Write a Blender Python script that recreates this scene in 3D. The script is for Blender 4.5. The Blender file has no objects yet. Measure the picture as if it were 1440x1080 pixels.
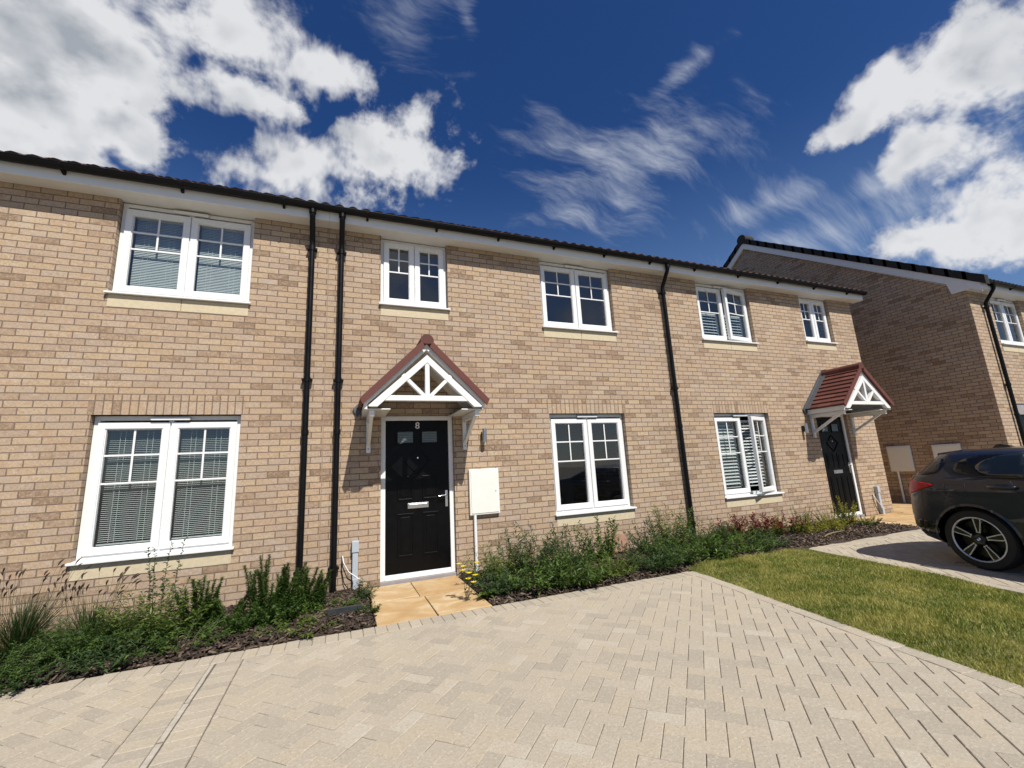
import bpy, math, random
import numpy as np
from mathutils import Vector, Matrix
R = math.radians
rng = random.Random(7)
nrg = np.random.default_rng(11)
scene = bpy.context.scene
COL = scene.collection

# ------------------------------------------------------------------ objects
def tag(o, label=None, cat=None, group=None, kind=None):
    if label: o['label'] = label
    if cat: o['category'] = cat
    if group: o['group'] = group
    if kind: o['kind'] = kind
    return o

def empty(name, loc, label=None, cat=None, group=None, rz=0.0, scale=1.0):
    o = bpy.data.objects.new(name, None)
    o.empty_display_size = 0.2
    COL.objects.link(o)
    o.location = loc
    o.rotation_euler = (0, 0, rz)
    o.scale = (scale,) * 3
    return tag(o, label, cat, group)

def offset_of(p):
    v = Vector((0, 0, 0))
    while p is not None:
        v = v + p.location
        p = p.parent
    return v

class MB:
    """collects faces in world coordinates and links them as ONE mesh object"""
    def __init__(s):
        s.v = []; s.f = []; s.mi = []
    def add(s, vs, fs, m=0):
        b = len(s.v)
        s.v.extend([tuple(p) for p in vs])
        s.f.extend([tuple(b + i for i in q) for q in fs])
        s.mi.extend([m] * len(fs))
        return s
    def box(s, x0, x1, y0, y1, z0, z1, m=0):
        v = [(x, y, z) for x in (x0, x1) for y in (y0, y1) for z in (z0, z1)]
        f = [(0, 1, 3, 2), (4, 6, 7, 5), (0, 4, 5, 1), (2, 3, 7, 6), (0, 2, 6, 4), (1, 5, 7, 3)]
        return s.add(v, f, m)
    def prism(s, poly, axis, a, b, m=0):
        """extrude a 2D polygon along an axis: x -> (y,z), y -> (x,z), z -> (x,y)"""
        n = len(poly)
        def P(p, t):
            return {'x': (t, p[0], p[1]), 'y': (p[0], t, p[1]), 'z': (p[0], p[1], t)}[axis]
        v = [P(p, a) for p in poly] + [P(p, b) for p in poly]
        f = [tuple(range(n)), tuple(range(2 * n - 1, n - 1, -1))]
        f += [(i, i + n, (i + 1) % n + n, (i + 1) % n) for i in range(n)]
        return s.add(v, f, m)
    def bar(s, p, q, w, h, up=(0, 0, 1), m=0):
        p, q, up = Vector(p), Vector(q), Vector(up)
        d = (q - p).normalized()
        r = d.cross(up)
        if r.length < 1e-4: r = d.cross(Vector((1, 0, 0)))
        r.normalize(); u = r.cross(d)
        v = [c + r * a * w / 2 + u * b * h / 2 for c in (p, q) for a, b in ((-1, -1), (1, -1), (1, 1), (-1, 1))]
        f = [(3, 2, 1, 0), (4, 5, 6, 7)] + [(i, (i + 1) % 4, (i + 1) % 4 + 4, i + 4) for i in range(4)]
        return s.add(v, f, m)
    def tube(s, pts, r, n=10, m=0, caps=True):
        pts = [Vector(p) for p in pts]
        rr = r if isinstance(r, (list, tuple)) else [r] * len(pts)
        vs = []; last = None
        for i, p in enumerate(pts):
            d = (pts[min(i + 1, len(pts) - 1)] - pts[max(i - 1, 0)]).normalized()
            a = last if last is not None else (Vector((0, 0, 1)) if abs(d.z) < .9 else Vector((1, 0, 0)))
            x = (a - d * a.dot(d)).normalized(); last = x
            y = d.cross(x)
            for k in range(n):
                t = 2 * math.pi * k / n
                vs.append(p + (x * math.cos(t) + y * math.sin(t)) * rr[i])
        f = []
        for i in range(len(pts) - 1):
            for k in range(n):
                f.append((i * n + k, i * n + (k + 1) % n, (i + 1) * n + (k + 1) % n, (i + 1) * n + k))
        if caps:
            f.append(tuple(range(n - 1, -1, -1)))
            f.append(tuple((len(pts) - 1) * n + k for k in range(n)))
        return s.add(vs, f, m)
    def lathe(s, prof, n, org=(0, 0, 0), axis='z', m=0, close=False):
        """profile of (radius, along) turned round an axis"""
        vs = []
        for (r, h) in prof:
            for k in range(n):
                t = 2 * math.pi * k / n
                a, b = r * math.cos(t), r * math.sin(t)
                q = {'z': (a, b, h), 'y': (a, h, b), 'x': (h, a, b)}[axis]
                vs.append((q[0] + org[0], q[1] + org[1], q[2] + org[2]))
        f = []
        P = len(prof)
        for i in range(P if close else P - 1):
            j = (i + 1) % P
            for k in range(n):
                f.append((i * n + k, i * n + (k + 1) % n, j * n + (k + 1) % n, j * n + k))
        return s.add(vs, f, m)
    def ring(s, x0, x1, z0, z1, w, y0, y1, m=0):
        """rectangular frame in the facade plane, mitred corners"""
        o = [(x0, z0), (x1, z0), (x1, z1), (x0, z1)]
        i = [(x0 + w, z0 + w), (x1 - w, z0 + w), (x1 - w, z1 - w), (x0 + w, z1 - w)]
        v = [(a, y, b) for y in (y0, y1) for L in (o, i) for a, b in L]
        f = []
        for k in range(4):
            n = (k + 1) % 4
            f += [(k, n, n + 4, k + 4), (k + 8, k + 12, n + 12, n + 8), (k, k + 8, n + 8, n), (k + 4, n + 4, n + 12, k + 12)]
        return s.add(v, f, m)
    def build(s, name, mats, parent=None, local=False, smooth=False, bevel=0.0, kind=None, xf=None):
        me = bpy.data.meshes.new(name)
        off = Vector((0, 0, 0)) if (local or parent is None) else offset_of(parent)
        vs = s.v
        if xf is not None: vs = [xf @ Vector(p) for p in vs]
        me.from_pydata([(p[0] - off.x, p[1] - off.y, p[2] - off.z) for p in vs], [], s.f)
        mats = mats if isinstance(mats, (list, tuple)) else [mats]
        for mt in mats: me.materials.append(mt)
        if len(mats) > 1: me.polygons.foreach_set('material_index', s.mi)
        if smooth: me.polygons.foreach_set('use_smooth', [True] * len(me.polygons))
        me.update()
        o = bpy.data.objects.new(name, me)
        COL.objects.link(o)
        if parent is not None: o.parent = parent
        fix_normals(me)
        if smooth == 'auto':
            try: me.set_sharp_from_angle(angle=R(38))
            except Exception: pass
        if bevel:
            b = o.modifiers.new('bevel', 'BEVEL'); b.width = bevel; b.segments = 2
            b.limit_method = 'ANGLE'; b.angle_limit = R(40)
        if kind: o['kind'] = kind
        return o

def fix_normals(me):
    import bmesh
    if len(me.polygons) > 20000: return
    bm = bmesh.new(); bm.from_mesh(me)
    bmesh.ops.recalc_face_normals(bm, faces=bm.faces)
    bm.to_mesh(me); bm.free(); me.update()

def np_mesh(name, verts, faces4, mat, parent=None, smooth=False, kind=None):
    """fast mesh from arrays, faces an (n,k) array, verts in world coordinates"""
    me = bpy.data.meshes.new(name)
    off = offset_of(parent) if parent is not None else Vector((0, 0, 0))
    v = np.asarray(verts, dtype=np.float32) - np.array(off, dtype=np.float32)
    f = np.asarray(faces4, dtype=np.int32)
    n, k = f.shape
    me.vertices.add(len(v)); me.vertices.foreach_set('co', v.ravel())
    me.loops.add(n * k); me.loops.foreach_set('vertex_index', f.ravel())
    me.polygons.add(n)
    me.polygons.foreach_set('loop_start', np.arange(0, n * k, k, dtype=np.int32))
    me.polygons.foreach_set('loop_total', np.full(n, k, dtype=np.int32))
    if smooth: me.polygons.foreach_set('use_smooth', np.ones(n, dtype=bool))
    me.materials.append(mat)
    me.update(calc_edges=True); me.validate()
    o = bpy.data.objects.new(name, me); COL.objects.link(o)
    if parent is not None: o.parent = parent
    if kind: o['kind'] = kind
    return o

# ------------------------------------------------------------------ materials
class NT:
    def __init__(s, nt): s.nt = nt; s.N = nt.nodes; s.L = nt.links
    def n(s, typ, **kw):
        x = s.N.new(typ)
        for k, v in kw.items():
            if k == 'inp':
                for a, b in v.items():
                    if hasattr(b, 'is_output'): s.L.new(b, x.inputs[a])
                    else: x.inputs[a].default_value = b
            else: setattr(x, k, v)
        return x
    def math(s, op, a, b=0.0, c=0.0, clamp=False):
        x = s.n('ShaderNodeMath', operation=op, use_clamp=clamp)
        for i, q in enumerate((a, b, c)):
            if hasattr(q, 'is_output'): s.L.new(q, x.inputs[i])
            else: x.inputs[i].default_value = q
        return x.outputs[0]
    def vmath(s, op, a, b=(0, 0, 0)):
        x = s.n('ShaderNodeVectorMath', operation=op)
        for i, q in enumerate((a, b)):
            if hasattr(q, 'is_output'): s.L.new(q, x.inputs[i])
            else: x.inputs[i].default_value = q
        return x.outputs['Value'] if op in ('DOT_PRODUCT', 'LENGTH') else x.outputs['Vector']
    def ramp(s, fac, stops, interp='LINEAR'):
        x = s.n('ShaderNodeValToRGB'); cr = x.color_ramp; cr.interpolation = interp
        while len(cr.elements) > 1: cr.elements.remove(cr.elements[-1])
        for i, (p, c) in enumerate(stops):
            e = cr.elements[0] if i == 0 else cr.elements.new(p)
            e.position = p; e.color = (c[0], c[1], c[2], 1)
        s.L.new(fac, x.inputs[0]); return x.outputs[0]
    def mixc(s, fac, a, b, mode='MIX'):
        x = s.n('ShaderNodeMix', data_type='RGBA', blend_type=mode)
        for k, q in ((0, fac), (6, a), (7, b)):
            if hasattr(q, 'is_output'): s.L.new(q, x.inputs[k])
            else: x.inputs[k].default_value = q if k == 0 else (q[0], q[1], q[2], 1)
        return x.outputs[2]
    def noise(s, vec, scale, detail=4, rough=.55, out=0, dist=0.0):
        x = s.n('ShaderNodeTexNoise', inp={'Scale': scale, 'Detail': detail, 'Roughness': rough, 'Distortion': dist})
        if vec is not None: s.L.new(vec, x.inputs['Vector'])
        return x.outputs[out]
    def maprange(s, v, a, b, c=0.0, d=1.0, smooth=False):
        x = s.n('ShaderNodeMapRange', interpolation_type='SMOOTHSTEP' if smooth else 'LINEAR')
        s.L.new(v, x.inputs[0])
        for i, q in ((1, a), (2, b), (3, c), (4, d)): x.inputs[i].default_value = q
        return x.outputs[0]

def mat(name):
    m = bpy.data.materials.new(name); m.use_nodes = True
    t = NT(m.node_tree); t.N.clear()
    out = t.n('ShaderNodeOutputMaterial')
    b = t.n('ShaderNodeBsdfPrincipled')
    t.L.new(b.outputs[0], out.inputs[0])
    return m, t, b, out

def setc(t, sock, v):
    if hasattr(v, 'is_output'): t.L.new(v, sock)
    else: sock.default_value = (v[0], v[1], v[2], 1)

def simple(name, col, rough=.5, metal=0.0, coat=0.0, vary=.06, nscale=9.0, bump=0.0, bscale=60.0, spec=.5):
    """painted / plastic / metal surface with faint unevenness of its own"""
    m, t, b, out = mat(name)
    pos = t.n('ShaderNodeNewGeometry').outputs['Position']
    nz = t.noise(pos, nscale, 5, .6)
    f = t.maprange(nz, .3, .7)
    c = t.mixc(f, [x * (1 - vary) for x in col], [min(1, x * (1 + vary)) for x in col])
    t.L.new(c, b.inputs['Base Color'])
    t.L.new(t.maprange(nz, .3, .7, max(.02, rough - .07), min(1, rough + .07)), b.inputs['Roughness'])
    b.inputs['Metallic'].default_value = metal
    b.inputs['Coat Weight'].default_value = coat
    b.inputs['Coat Roughness'].default_value = .03
    b.inputs['Specular IOR Level'].default_value = spec
    if bump:
        bp = t.n('ShaderNodeBump', inp={'Strength': bump, 'Distance': .01, 'Height': t.noise(pos, bscale, 4, .6)})
        t.L.new(bp.outputs[0], b.inputs['Normal'])
    return m

BRICKS = [(0, (0.232, 0.155, 0.098)), (0.07, (0.323, 0.225, 0.146)), (0.17, (0.395, 0.286, 0.193)), (0.29, (0.414, 0.318, 0.243)), (0.41, (0.454, 0.337, 0.227)), (0.53, (0.488, 0.351, 0.211)), (0.63, (0.428, 0.338, 0.266)), (0.75, (0.49, 0.379, 0.273)), (0.87, (0.456, 0.304, 0.182)), (0.95, (0.514, 0.416, 0.306)), (1, (0.498, 0.373, 0.225))]

def brick_material(name, w=.225, h=.075, offset=.5, phase=(0, 0), dark=1.0, soldier=False):
    m, t, b, out = mat(name)
    g = t.n('ShaderNodeNewGeometry')
    p = t.n('ShaderNodeSeparateXYZ', inp={0: g.outputs['Position']})
    n = t.n('ShaderNodeSeparateXYZ', inp={0: g.outputs['True Normal']})
    side = t.math('GREATER_THAN', t.math('ABSOLUTE', n.outputs[0]), .6)
    u = t.n('ShaderNodeMix', data_type='FLOAT', inp={0: side, 2: p.outputs[0], 3: t.math('ADD', p.outputs[1], .0675)}).outputs[0]
    vec = t.n('ShaderNodeCombineXYZ', inp={0: t.math('ADD', u, 20 * w + phase[0]), 1: t.math('ADD', p.outputs[2], h * 20 + phase[1]), 2: 0.0}).outputs[0]
    # courses are never quite true: wobble the lookup by a millimetre or two
    wob = t.vmath('MULTIPLY', t.vmath('SUBTRACT', t.noise(g.outputs['Position'], 7, 2, .5, out=1), (.5, .5, .5)), (.006, .004, 0))
    vec = t.vmath('ADD', vec, wob)
    def bt(c1, c2, mort, ms):
        x = t.n('ShaderNodeTexBrick', offset=offset, offset_frequency=2, squash=1.0, squash_frequency=2,
                inp={'Vector': vec, 'Color1': c1, 'Color2': c2, 'Mortar': mort, 'Scale': 1.0, 'Mortar Size': ms,
                     'Mortar Smooth': .25, 'Bias': 0.0, 'Brick Width': w, 'Row Height': h})
        return x
    br = bt((0, 0, 0, 1), (1, 1, 1, 1), (.5, .5, .5, 1), .0055)
    rnd = t.n('ShaderNodeSeparateColor', inp={0: br.outputs['Color']}).outputs[0]
    # within-brick clouding and a wide drift over the wall
    nz = t.noise(vec, 20, 5, .65)
    nf = t.noise(g.outputs['Position'], 50, 4, .75)
    big = t.noise(g.outputs['Position'], .9, 2, .5)
    rr = t.math('ADD', rnd, t.math('MULTIPLY', t.math('SUBTRACT', nz, .5), .7), clamp=True)
    col = t.ramp(rr, [(q, tuple(min(1, x * dark) for x in c)) for q, c in BRICKS])
    # a second, coarse lookup decides the odd burnt brick
    speck = t.maprange(nf, .52, .66)
    col = t.mixc(t.math('MULTIPLY', speck, .5), col, (.15, .095, .07))
    blot = t.maprange(t.noise(g.outputs['Position'], 34, 4, .75), .50, .66)
    col = t.mixc(t.math('MULTIPLY', blot, .42), col, (.27, .18, .125))
    light = t.maprange(t.noise(vec, 44, 3, .7), .54, .70)
    col = t.mixc(t.math('MULTIPLY', light, .55), col, (.64, .51, .39))
    col = t.mixc(t.maprange(big, .3, .7, 0, .22), col, (.43, .305, .20))
    # batches of bricks fired a little differently, pale bloom, and dirt splashed up from the beds
    cell = t.n('ShaderNodeTexVoronoi', feature='F1', inp={'Vector': t.vmath('MULTIPLY', g.outputs['Position'], (.8, .8, 1.7)), 'Scale': 1.0, 'Randomness': 1.0})
    cv = t.n('ShaderNodeSeparateColor', inp={0: cell.outputs['Color']}).outputs[0]
    col = t.mixc(t.math('MULTIPLY', t.maprange(cv, .55, 1.0), .22), col, (.36, .25, .17))
    col = t.mixc(t.math('MULTIPLY', t.maprange(t.noise(g.outputs['Position'], 2.3, 5, .7), .58, .74), .30), col, (.60, .52, .43))
    low = t.math('MULTIPLY', t.maprange(p.outputs[2], .55, .02), t.maprange(t.noise(g.outputs['Position'], 6, 4, .65), .38, .62))
    col = t.mixc(t.math('MULTIPLY', low, .5), col, (.30, .22, .15))
    mcol = t.mixc(t.noise(g.outputs['Position'], 40, 3, .6), (.15, .108, .078), (.26, .19, .14))
    fin = t.mixc(br.outputs['Fac'], col, mcol)
    t.L.new(fin, b.inputs['Base Color'])
    b.inputs['Roughness'].default_value = .88
    b.inputs['Specular IOR Level'].default_value = .25
    hgt = t.math('SUBTRACT', t.math('MULTIPLY', nz, .35), br.outputs['Fac'])
    hgt = t.math('ADD', hgt, t.math('MULTIPLY', nf, .3))
    bp = t.n('ShaderNodeBump', inp={'Strength': 1.0, 'Distance': .009, 'Height': hgt})
    t.L.new(bp.outputs[0], b.inputs['Normal'])
    return m

def island_material(name, stops, rough=.9, nscale=60.0, spk=.3, spkcol=(.1, .09, .08), bump=.4, bdist=.004, patch=None, light=None):
    """each block / chip / tile its own tone from a palette, with grain"""
    m, t, b, out = mat(name)
    g = t.n('ShaderNodeNewGeometry')
    rnd = g.outputs['Random Per Island']
    nz = t.noise(g.outputs['Position'], nscale * .3, 5, .65)
    nf = t.noise(g.outputs['Position'], nscale * 2, 4, .75)
    rr = t.math('ADD', rnd, t.math('MULTIPLY', t.math('SUBTRACT', nz, .5), .35), clamp=True)
    col = t.ramp(rr, stops)
    col = t.mixc(t.math('MULTIPLY', t.maprange(nf, .50, .66), spk), col, spkcol)
    if light: col = t.mixc(t.math('MULTIPLY', t.maprange(t.noise(g.outputs['Position'], nscale * 1.7, 3, .75), .54, .66), light[0]), col, light[1])
    if patch: col = t.mixc(t.maprange(t.noise(g.outputs['Position'], patch[0], 4, .6), .5, .75, 0, patch[1]), col, patch[2])
    t.L.new(col, b.inputs['Base Color'])
    b.inputs['Roughness'].default_value = rough
    b.inputs['Specular IOR Level'].default_value = .3
    bp = t.n('ShaderNodeBump', inp={'Strength': bump, 'Distance': bdist, 'Height': t.math('ADD', nz, nf)})
    t.L.new(bp.outputs[0], b.inputs['Normal'])
    return m

def leaf_material(name, stops, trans=.35, rough=.5, patch=None):
    m, t, b, out = mat(name)
    g = t.n('ShaderNodeNewGeometry')
    nz = t.noise(g.outputs['Position'], 5.0, 3, .6)
    rr = t.math('ADD', g.outputs['Random Per Island'], t.math('MULTIPLY', t.math('SUBTRACT', nz, .5), .5), clamp=True)
    col = t.ramp(rr, stops)
    if patch: col = t.mixc(t.maprange(t.noise(g.outputs['Position'], patch[0], 4, .6), patch[3], patch[4], 0, patch[1]), col, patch[2])
    t.L.new(col, b.inputs['Base Color'])
    b.inputs['Roughness'].default_value = rough
    b.inputs['Specular IOR Level'].default_value = .35
    tr = t.n('ShaderNodeBsdfTranslucent')
    t.L.new(t.mixc(1.0, col, (1.3, 1.5, .6), 'MULTIPLY'), tr.inputs[0])
    mx = t.n('ShaderNodeMixShader', inp={0: trans})
    t.L.new(b.outputs[0], mx.inputs[1]); t.L.new(tr.outputs[0], mx.inputs[2])
    t.L.new(mx.outputs[0], out.inputs[0])
    return m

def glass_material(name, tint=(.8, .86, .85), ior=1.55, wav=.0):
    m, t, b, out = mat(name)
    t.N.remove(b)
    tr = t.n('ShaderNodeBsdfTransparent'); tr.inputs[0].default_value = (*tint, 1)
    gl = t.n('ShaderNodeBsdfGlossy'); gl.inputs['Roughness'].default_value = .01
    gl.inputs[0].default_value = (1, 1, 1, 1)
    if wav:
        pos = t.n('ShaderNodeNewGeometry').outputs['Position']
        bp = t.n('ShaderNodeBump', inp={'Strength': wav, 'Distance': .02, 'Height': t.noise(pos, 2.2, 1, .4)})
        t.L.new(bp.outputs[0], gl.inputs['Normal'])
    g = t.n('ShaderNodeNewGeometry')
    ci = t.math('ABSOLUTE', t.vmath('DOT_PRODUCT', g.outputs['Incoming'], g.outputs['True Normal']))
    fr = t.math('POWER', t.math('SUBTRACT', 1.0, ci, clamp=True), 5.0)
    # two panes: nearly twice the reflection of one
    mx = t.n('ShaderNodeMixShader', inp={0: t.math('ADD', t.math('MULTIPLY', fr, .88), .115, clamp=True)})
    t.L.new(tr.outputs[0], mx.inputs[1]); t.L.new(gl.outputs[0], mx.inputs[2])
    t.L.new(mx.outputs[0], out.inputs[0])
    return m

M = {}
M['brick'] = brick_material('buff_brick')
M['soldier'] = brick_material('soldier_brick', w=.0752, h=.225, offset=0.0, phase=(.03, .0))
M['upvc'] = simple('white_upvc', (.80, .80, .79), .28, vary=.02)
M['paint'] = simple('white_paint', (.78, .78, .76), .42, vary=.03)
M['soffit'] = simple('soffit_board', (.74, .73, .69), .45, vary=.05, nscale=3)
M['blackpl'] = simple('black_plastic', (.004, .004, .0045), .42, vary=.2, spec=.22)
M['seal'] = simple('dark_seal', (.03, .03, .03), .7)
M['stone'] = simple('cast_stone', (.58, .49, .33), .85, vary=.09, nscale=25, bump=.25, bscale=200)
M['glass'] = glass_material('window_glass', wav=.05)
M['blind'] = simple('blind_slat', (.62, .63, .62), .5, vary=.04)
M['inner'] = simple('room_plaster', (.30, .29, .27), .9, vary=.04)
M['lead'] = simple('lead_flashing', (.10, .105, .115), .55, metal=.3, vary=.2, nscale=14)
M['doorblk'] = simple('black_door_skin', (.0022, .0022, .0026), .36, vary=.3, bump=.05, bscale=45, spec=.16)
M['chrome'] = simple('satin_chrome', (.72, .72, .72), .22, metal=1.0, vary=.03)
M['steel'] = simple('stainless_steel', (.55, .55, .54), .3, metal=1.0)
M['greypl'] = simple('grey_conduit', (.42, .46, .50), .5, vary=.05)
M['meter'] = simple('meter_box_cream', (.78, .77, .71), .45, vary=.02)
M['white'] = simple('white_lettering', (.85, .85, .84), .4)
M['threshold'] = simple('threshold_grey', (.32, .29, .28), .6, vary=.1)
M['tile'] = island_material('roof_tile_brown', [(0, (.042, .022, .018)), (.5, (.062, .03, .023)), (1, (.085, .042, .03))], rough=.8, nscale=40, spk=.3, spkcol=(.03, .02, .018))
M['tiledark'] = island_material('roof_tile_dark', [(0, (.014, .013, .013)), (.5, (.022, .020, .019)), (1, (.035, .03, .028))], rough=.75, nscale=40, spk=.2)
M['redtile'] = island_material('canopy_red_tile', [(0, (.105, .037, .029)), (.5, (.13, .046, .036)), (1, (.155, .058, .046))], rough=.7, nscale=30, spk=.25, spkcol=(.06, .02, .02), bump=.2)
M['paver'] = island_material('block_paver', [(0, (.355, .31, .245)), (.3, (.40, .35, .27)), (.6, (.42, .367, .285)), (.88, (.43, .367, .272)), (1, (.46, .412, .33))],
                             rough=.92, nscale=34, spk=.5, spkcol=(.27, .23, .175), bump=.9, bdist=.004, patch=(1.3, .30, (.37, .325, .26)), light=(.5, (.58, .535, .45)))
M['joint'] = simple('jointing_sand', (.125, .105, .08), .95, vary=.3, nscale=40, bump=.4, bscale=150)
M['mastic'] = simple('joint_mastic', (.30, .215, .15), .9, vary=.1)
M['strip'] = simple('concrete_strip', (.44, .40, .33), .9, vary=.15, nscale=20, bump=.4, bscale=90)
M['mulch'] = island_material('bark_chip', [(0, (.025, .018, .013)), (.45, (.055, .038, .027)), (.8, (.10, .07, .05)), (1, (.22, .16, .115))], rough=.95, nscale=60, spk=.3, spkcol=(.02, .015, .012))
M['soil'] = simple('bed_soil', (.045, .03, .022), .95, vary=.4, nscale=25, bump=.6, bscale=60)
M['turf'] = simple('turf_soil', (.16, .15, .05), .95, vary=.4, nscale=12, bump=.5, bscale=80)
M['ground'] = simple('far_ground', (.14, .13, .11), .95, vary=.15, nscale=2, bump=.3, bscale=40)

def slab_material():
    m, t, b, out = mat('sandstone_slab')
    g = t.n('ShaderNodeNewGeometry')
    pos = t.n('ShaderNodeMapping', inp={'Vector': g.outputs['Position'], 'Scale': (1.0, 1.5, 1.0), 'Rotation': (0, 0, .3)}).outputs[0]
    nz = t.noise(pos, 2.4, 6, .62, dist=.8)
    off = t.math('ADD', nz, t.math('MULTIPLY', t.math('SUBTRACT', g.outputs['Random Per Island'], .5), .22))
    col = t.ramp(off, [(.25, (.40, .24, .10)), (.45, (.47, .305, .14)), (.56, (.52, .355, .18)), (.68, (.60, .47, .29)), (.8, (.46, .29, .13))])
    grit = t.noise(g.outputs['Position'], 160, 3, .7)
    col = t.mixc(t.maprange(grit, .50, .68, 0, .45), col, (.30, .19, .09))
    col = t.mixc(t.maprange(t.noise(g.outputs['Position'], 3.5, 6, .7), .52, .72, 0, .4), col, (.34, .25, .16))
    t.L.new(col, b.inputs['Base Color']); b.inputs['Roughness'].default_value = .85
    bp = t.n('ShaderNodeBump', inp={'Strength': .5, 'Distance': .012, 'Height': t.math('ADD', nz, t.math('MULTIPLY', grit, .12))})
    t.L.new(bp.outputs[0], b.inputs['Normal'])
    return m
M['slab'] = slab_material()
# ------------------------------------------------------------------ houses
FY = 5.8            # facade plane of the terrace
SOF = 4.64          # soffit height
PITCH = math.tan(R(31.6))

def cut_wall(mb, x0, x1, z0, z1, y, openings, thick=.32, reveal=None):
    """outer and inner skin of a wall in a plane y = const, with real holes"""
    xs = sorted({x0, x1} | {v for o in openings for v in o[:2]})
    zs = sorted({z0, z1} | {min(v, z1) for o in openings for v in o[2:4]})
    for a, b in zip(xs, xs[1:]):
        for c, d in zip(zs, zs[1:]):
            mx, mz = (a + b) / 2, (c + d) / 2
            if any(o[0] < mx < o[1] and o[2] < mz < o[3] for o in openings): continue
            mb.add([(a, y, c), (b, y, c), (b, y, d), (a, y, d)], [(0, 1, 2, 3)])
            mb.add([(a, y + thick, c), (b, y + thick, c), (b, y + thick, d), (a, y + thick, d)], [(3, 2, 1, 0)])
    for a, b, c, d in openings:
        q = [(a, c), (b, c), (b, d), (a, d)]
        for i in range(4):
            p, n = q[i], q[(i + 1) % 4]
            mb.add([(p[0], y, p[1]), (n[0], y, n[1]), (n[0], y + thick, n[1]), (p[0], y + thick, p[1])], [(0, 1, 2, 3)])

def wave_roof(mb, x0, x1, y0, z0, y1, z1, period=.168, amp=.019, gauge=.30, step=.024, sub=7):
    """pantile-profile slope climbing from (y0,z0) to (y1,z1)"""
    L = math.hypot(y1 - y0, z1 - z0); n = max(1, int(L / gauge))
    dy, dz = (y1 - y0) / L, (z1 - z0) / L
    ny, nz = -dz * (1 if dy > 0 else -1), abs(dy)
    k = int((x1 - x0) / period * sub)
    xs = np.linspace(x0, x1, k + 1)
    def prof(x):
        t = (x / period) % 1.0
        return amp * (2 * abs(math.sin(math.pi * t)) ** 1.3 - .9)
    for r in range(n):
        rows = []
        for (s, lift) in ((r * L / n - (.012 if r else 0), step), ((r + 1) * L / n, 0.0)):
            rows.append([(x, y0 + dy * s + ny * (lift + prof(x)), z0 + dz * s + nz * (lift + prof(x))) for x in xs])
        low = [(p[0], p[1] - ny * .03, p[2] - nz * .03) for p in rows[0]]
        tile = 2 * sub
        for a in range(0, k, tile):
            b = min(a + tile, k); m = b - a + 1
            v = low[a:b + 1] + rows[0][a:b + 1] + rows[1][a:b + 1]
            f = []
            for i in range(m - 1):
                f.append((i, i + 1, m + i + 1, m + i)); f.append((m + i, m + i + 1, 2 * m + i + 1, 2 * m + i))
            mb.add(v, f)

def rotz_about(c, a):
    return Matrix.Translation(Vector(c)) @ Matrix.Rotation(a, 4, 'Z') @ Matrix.Translation(-Vector(c))

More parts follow.
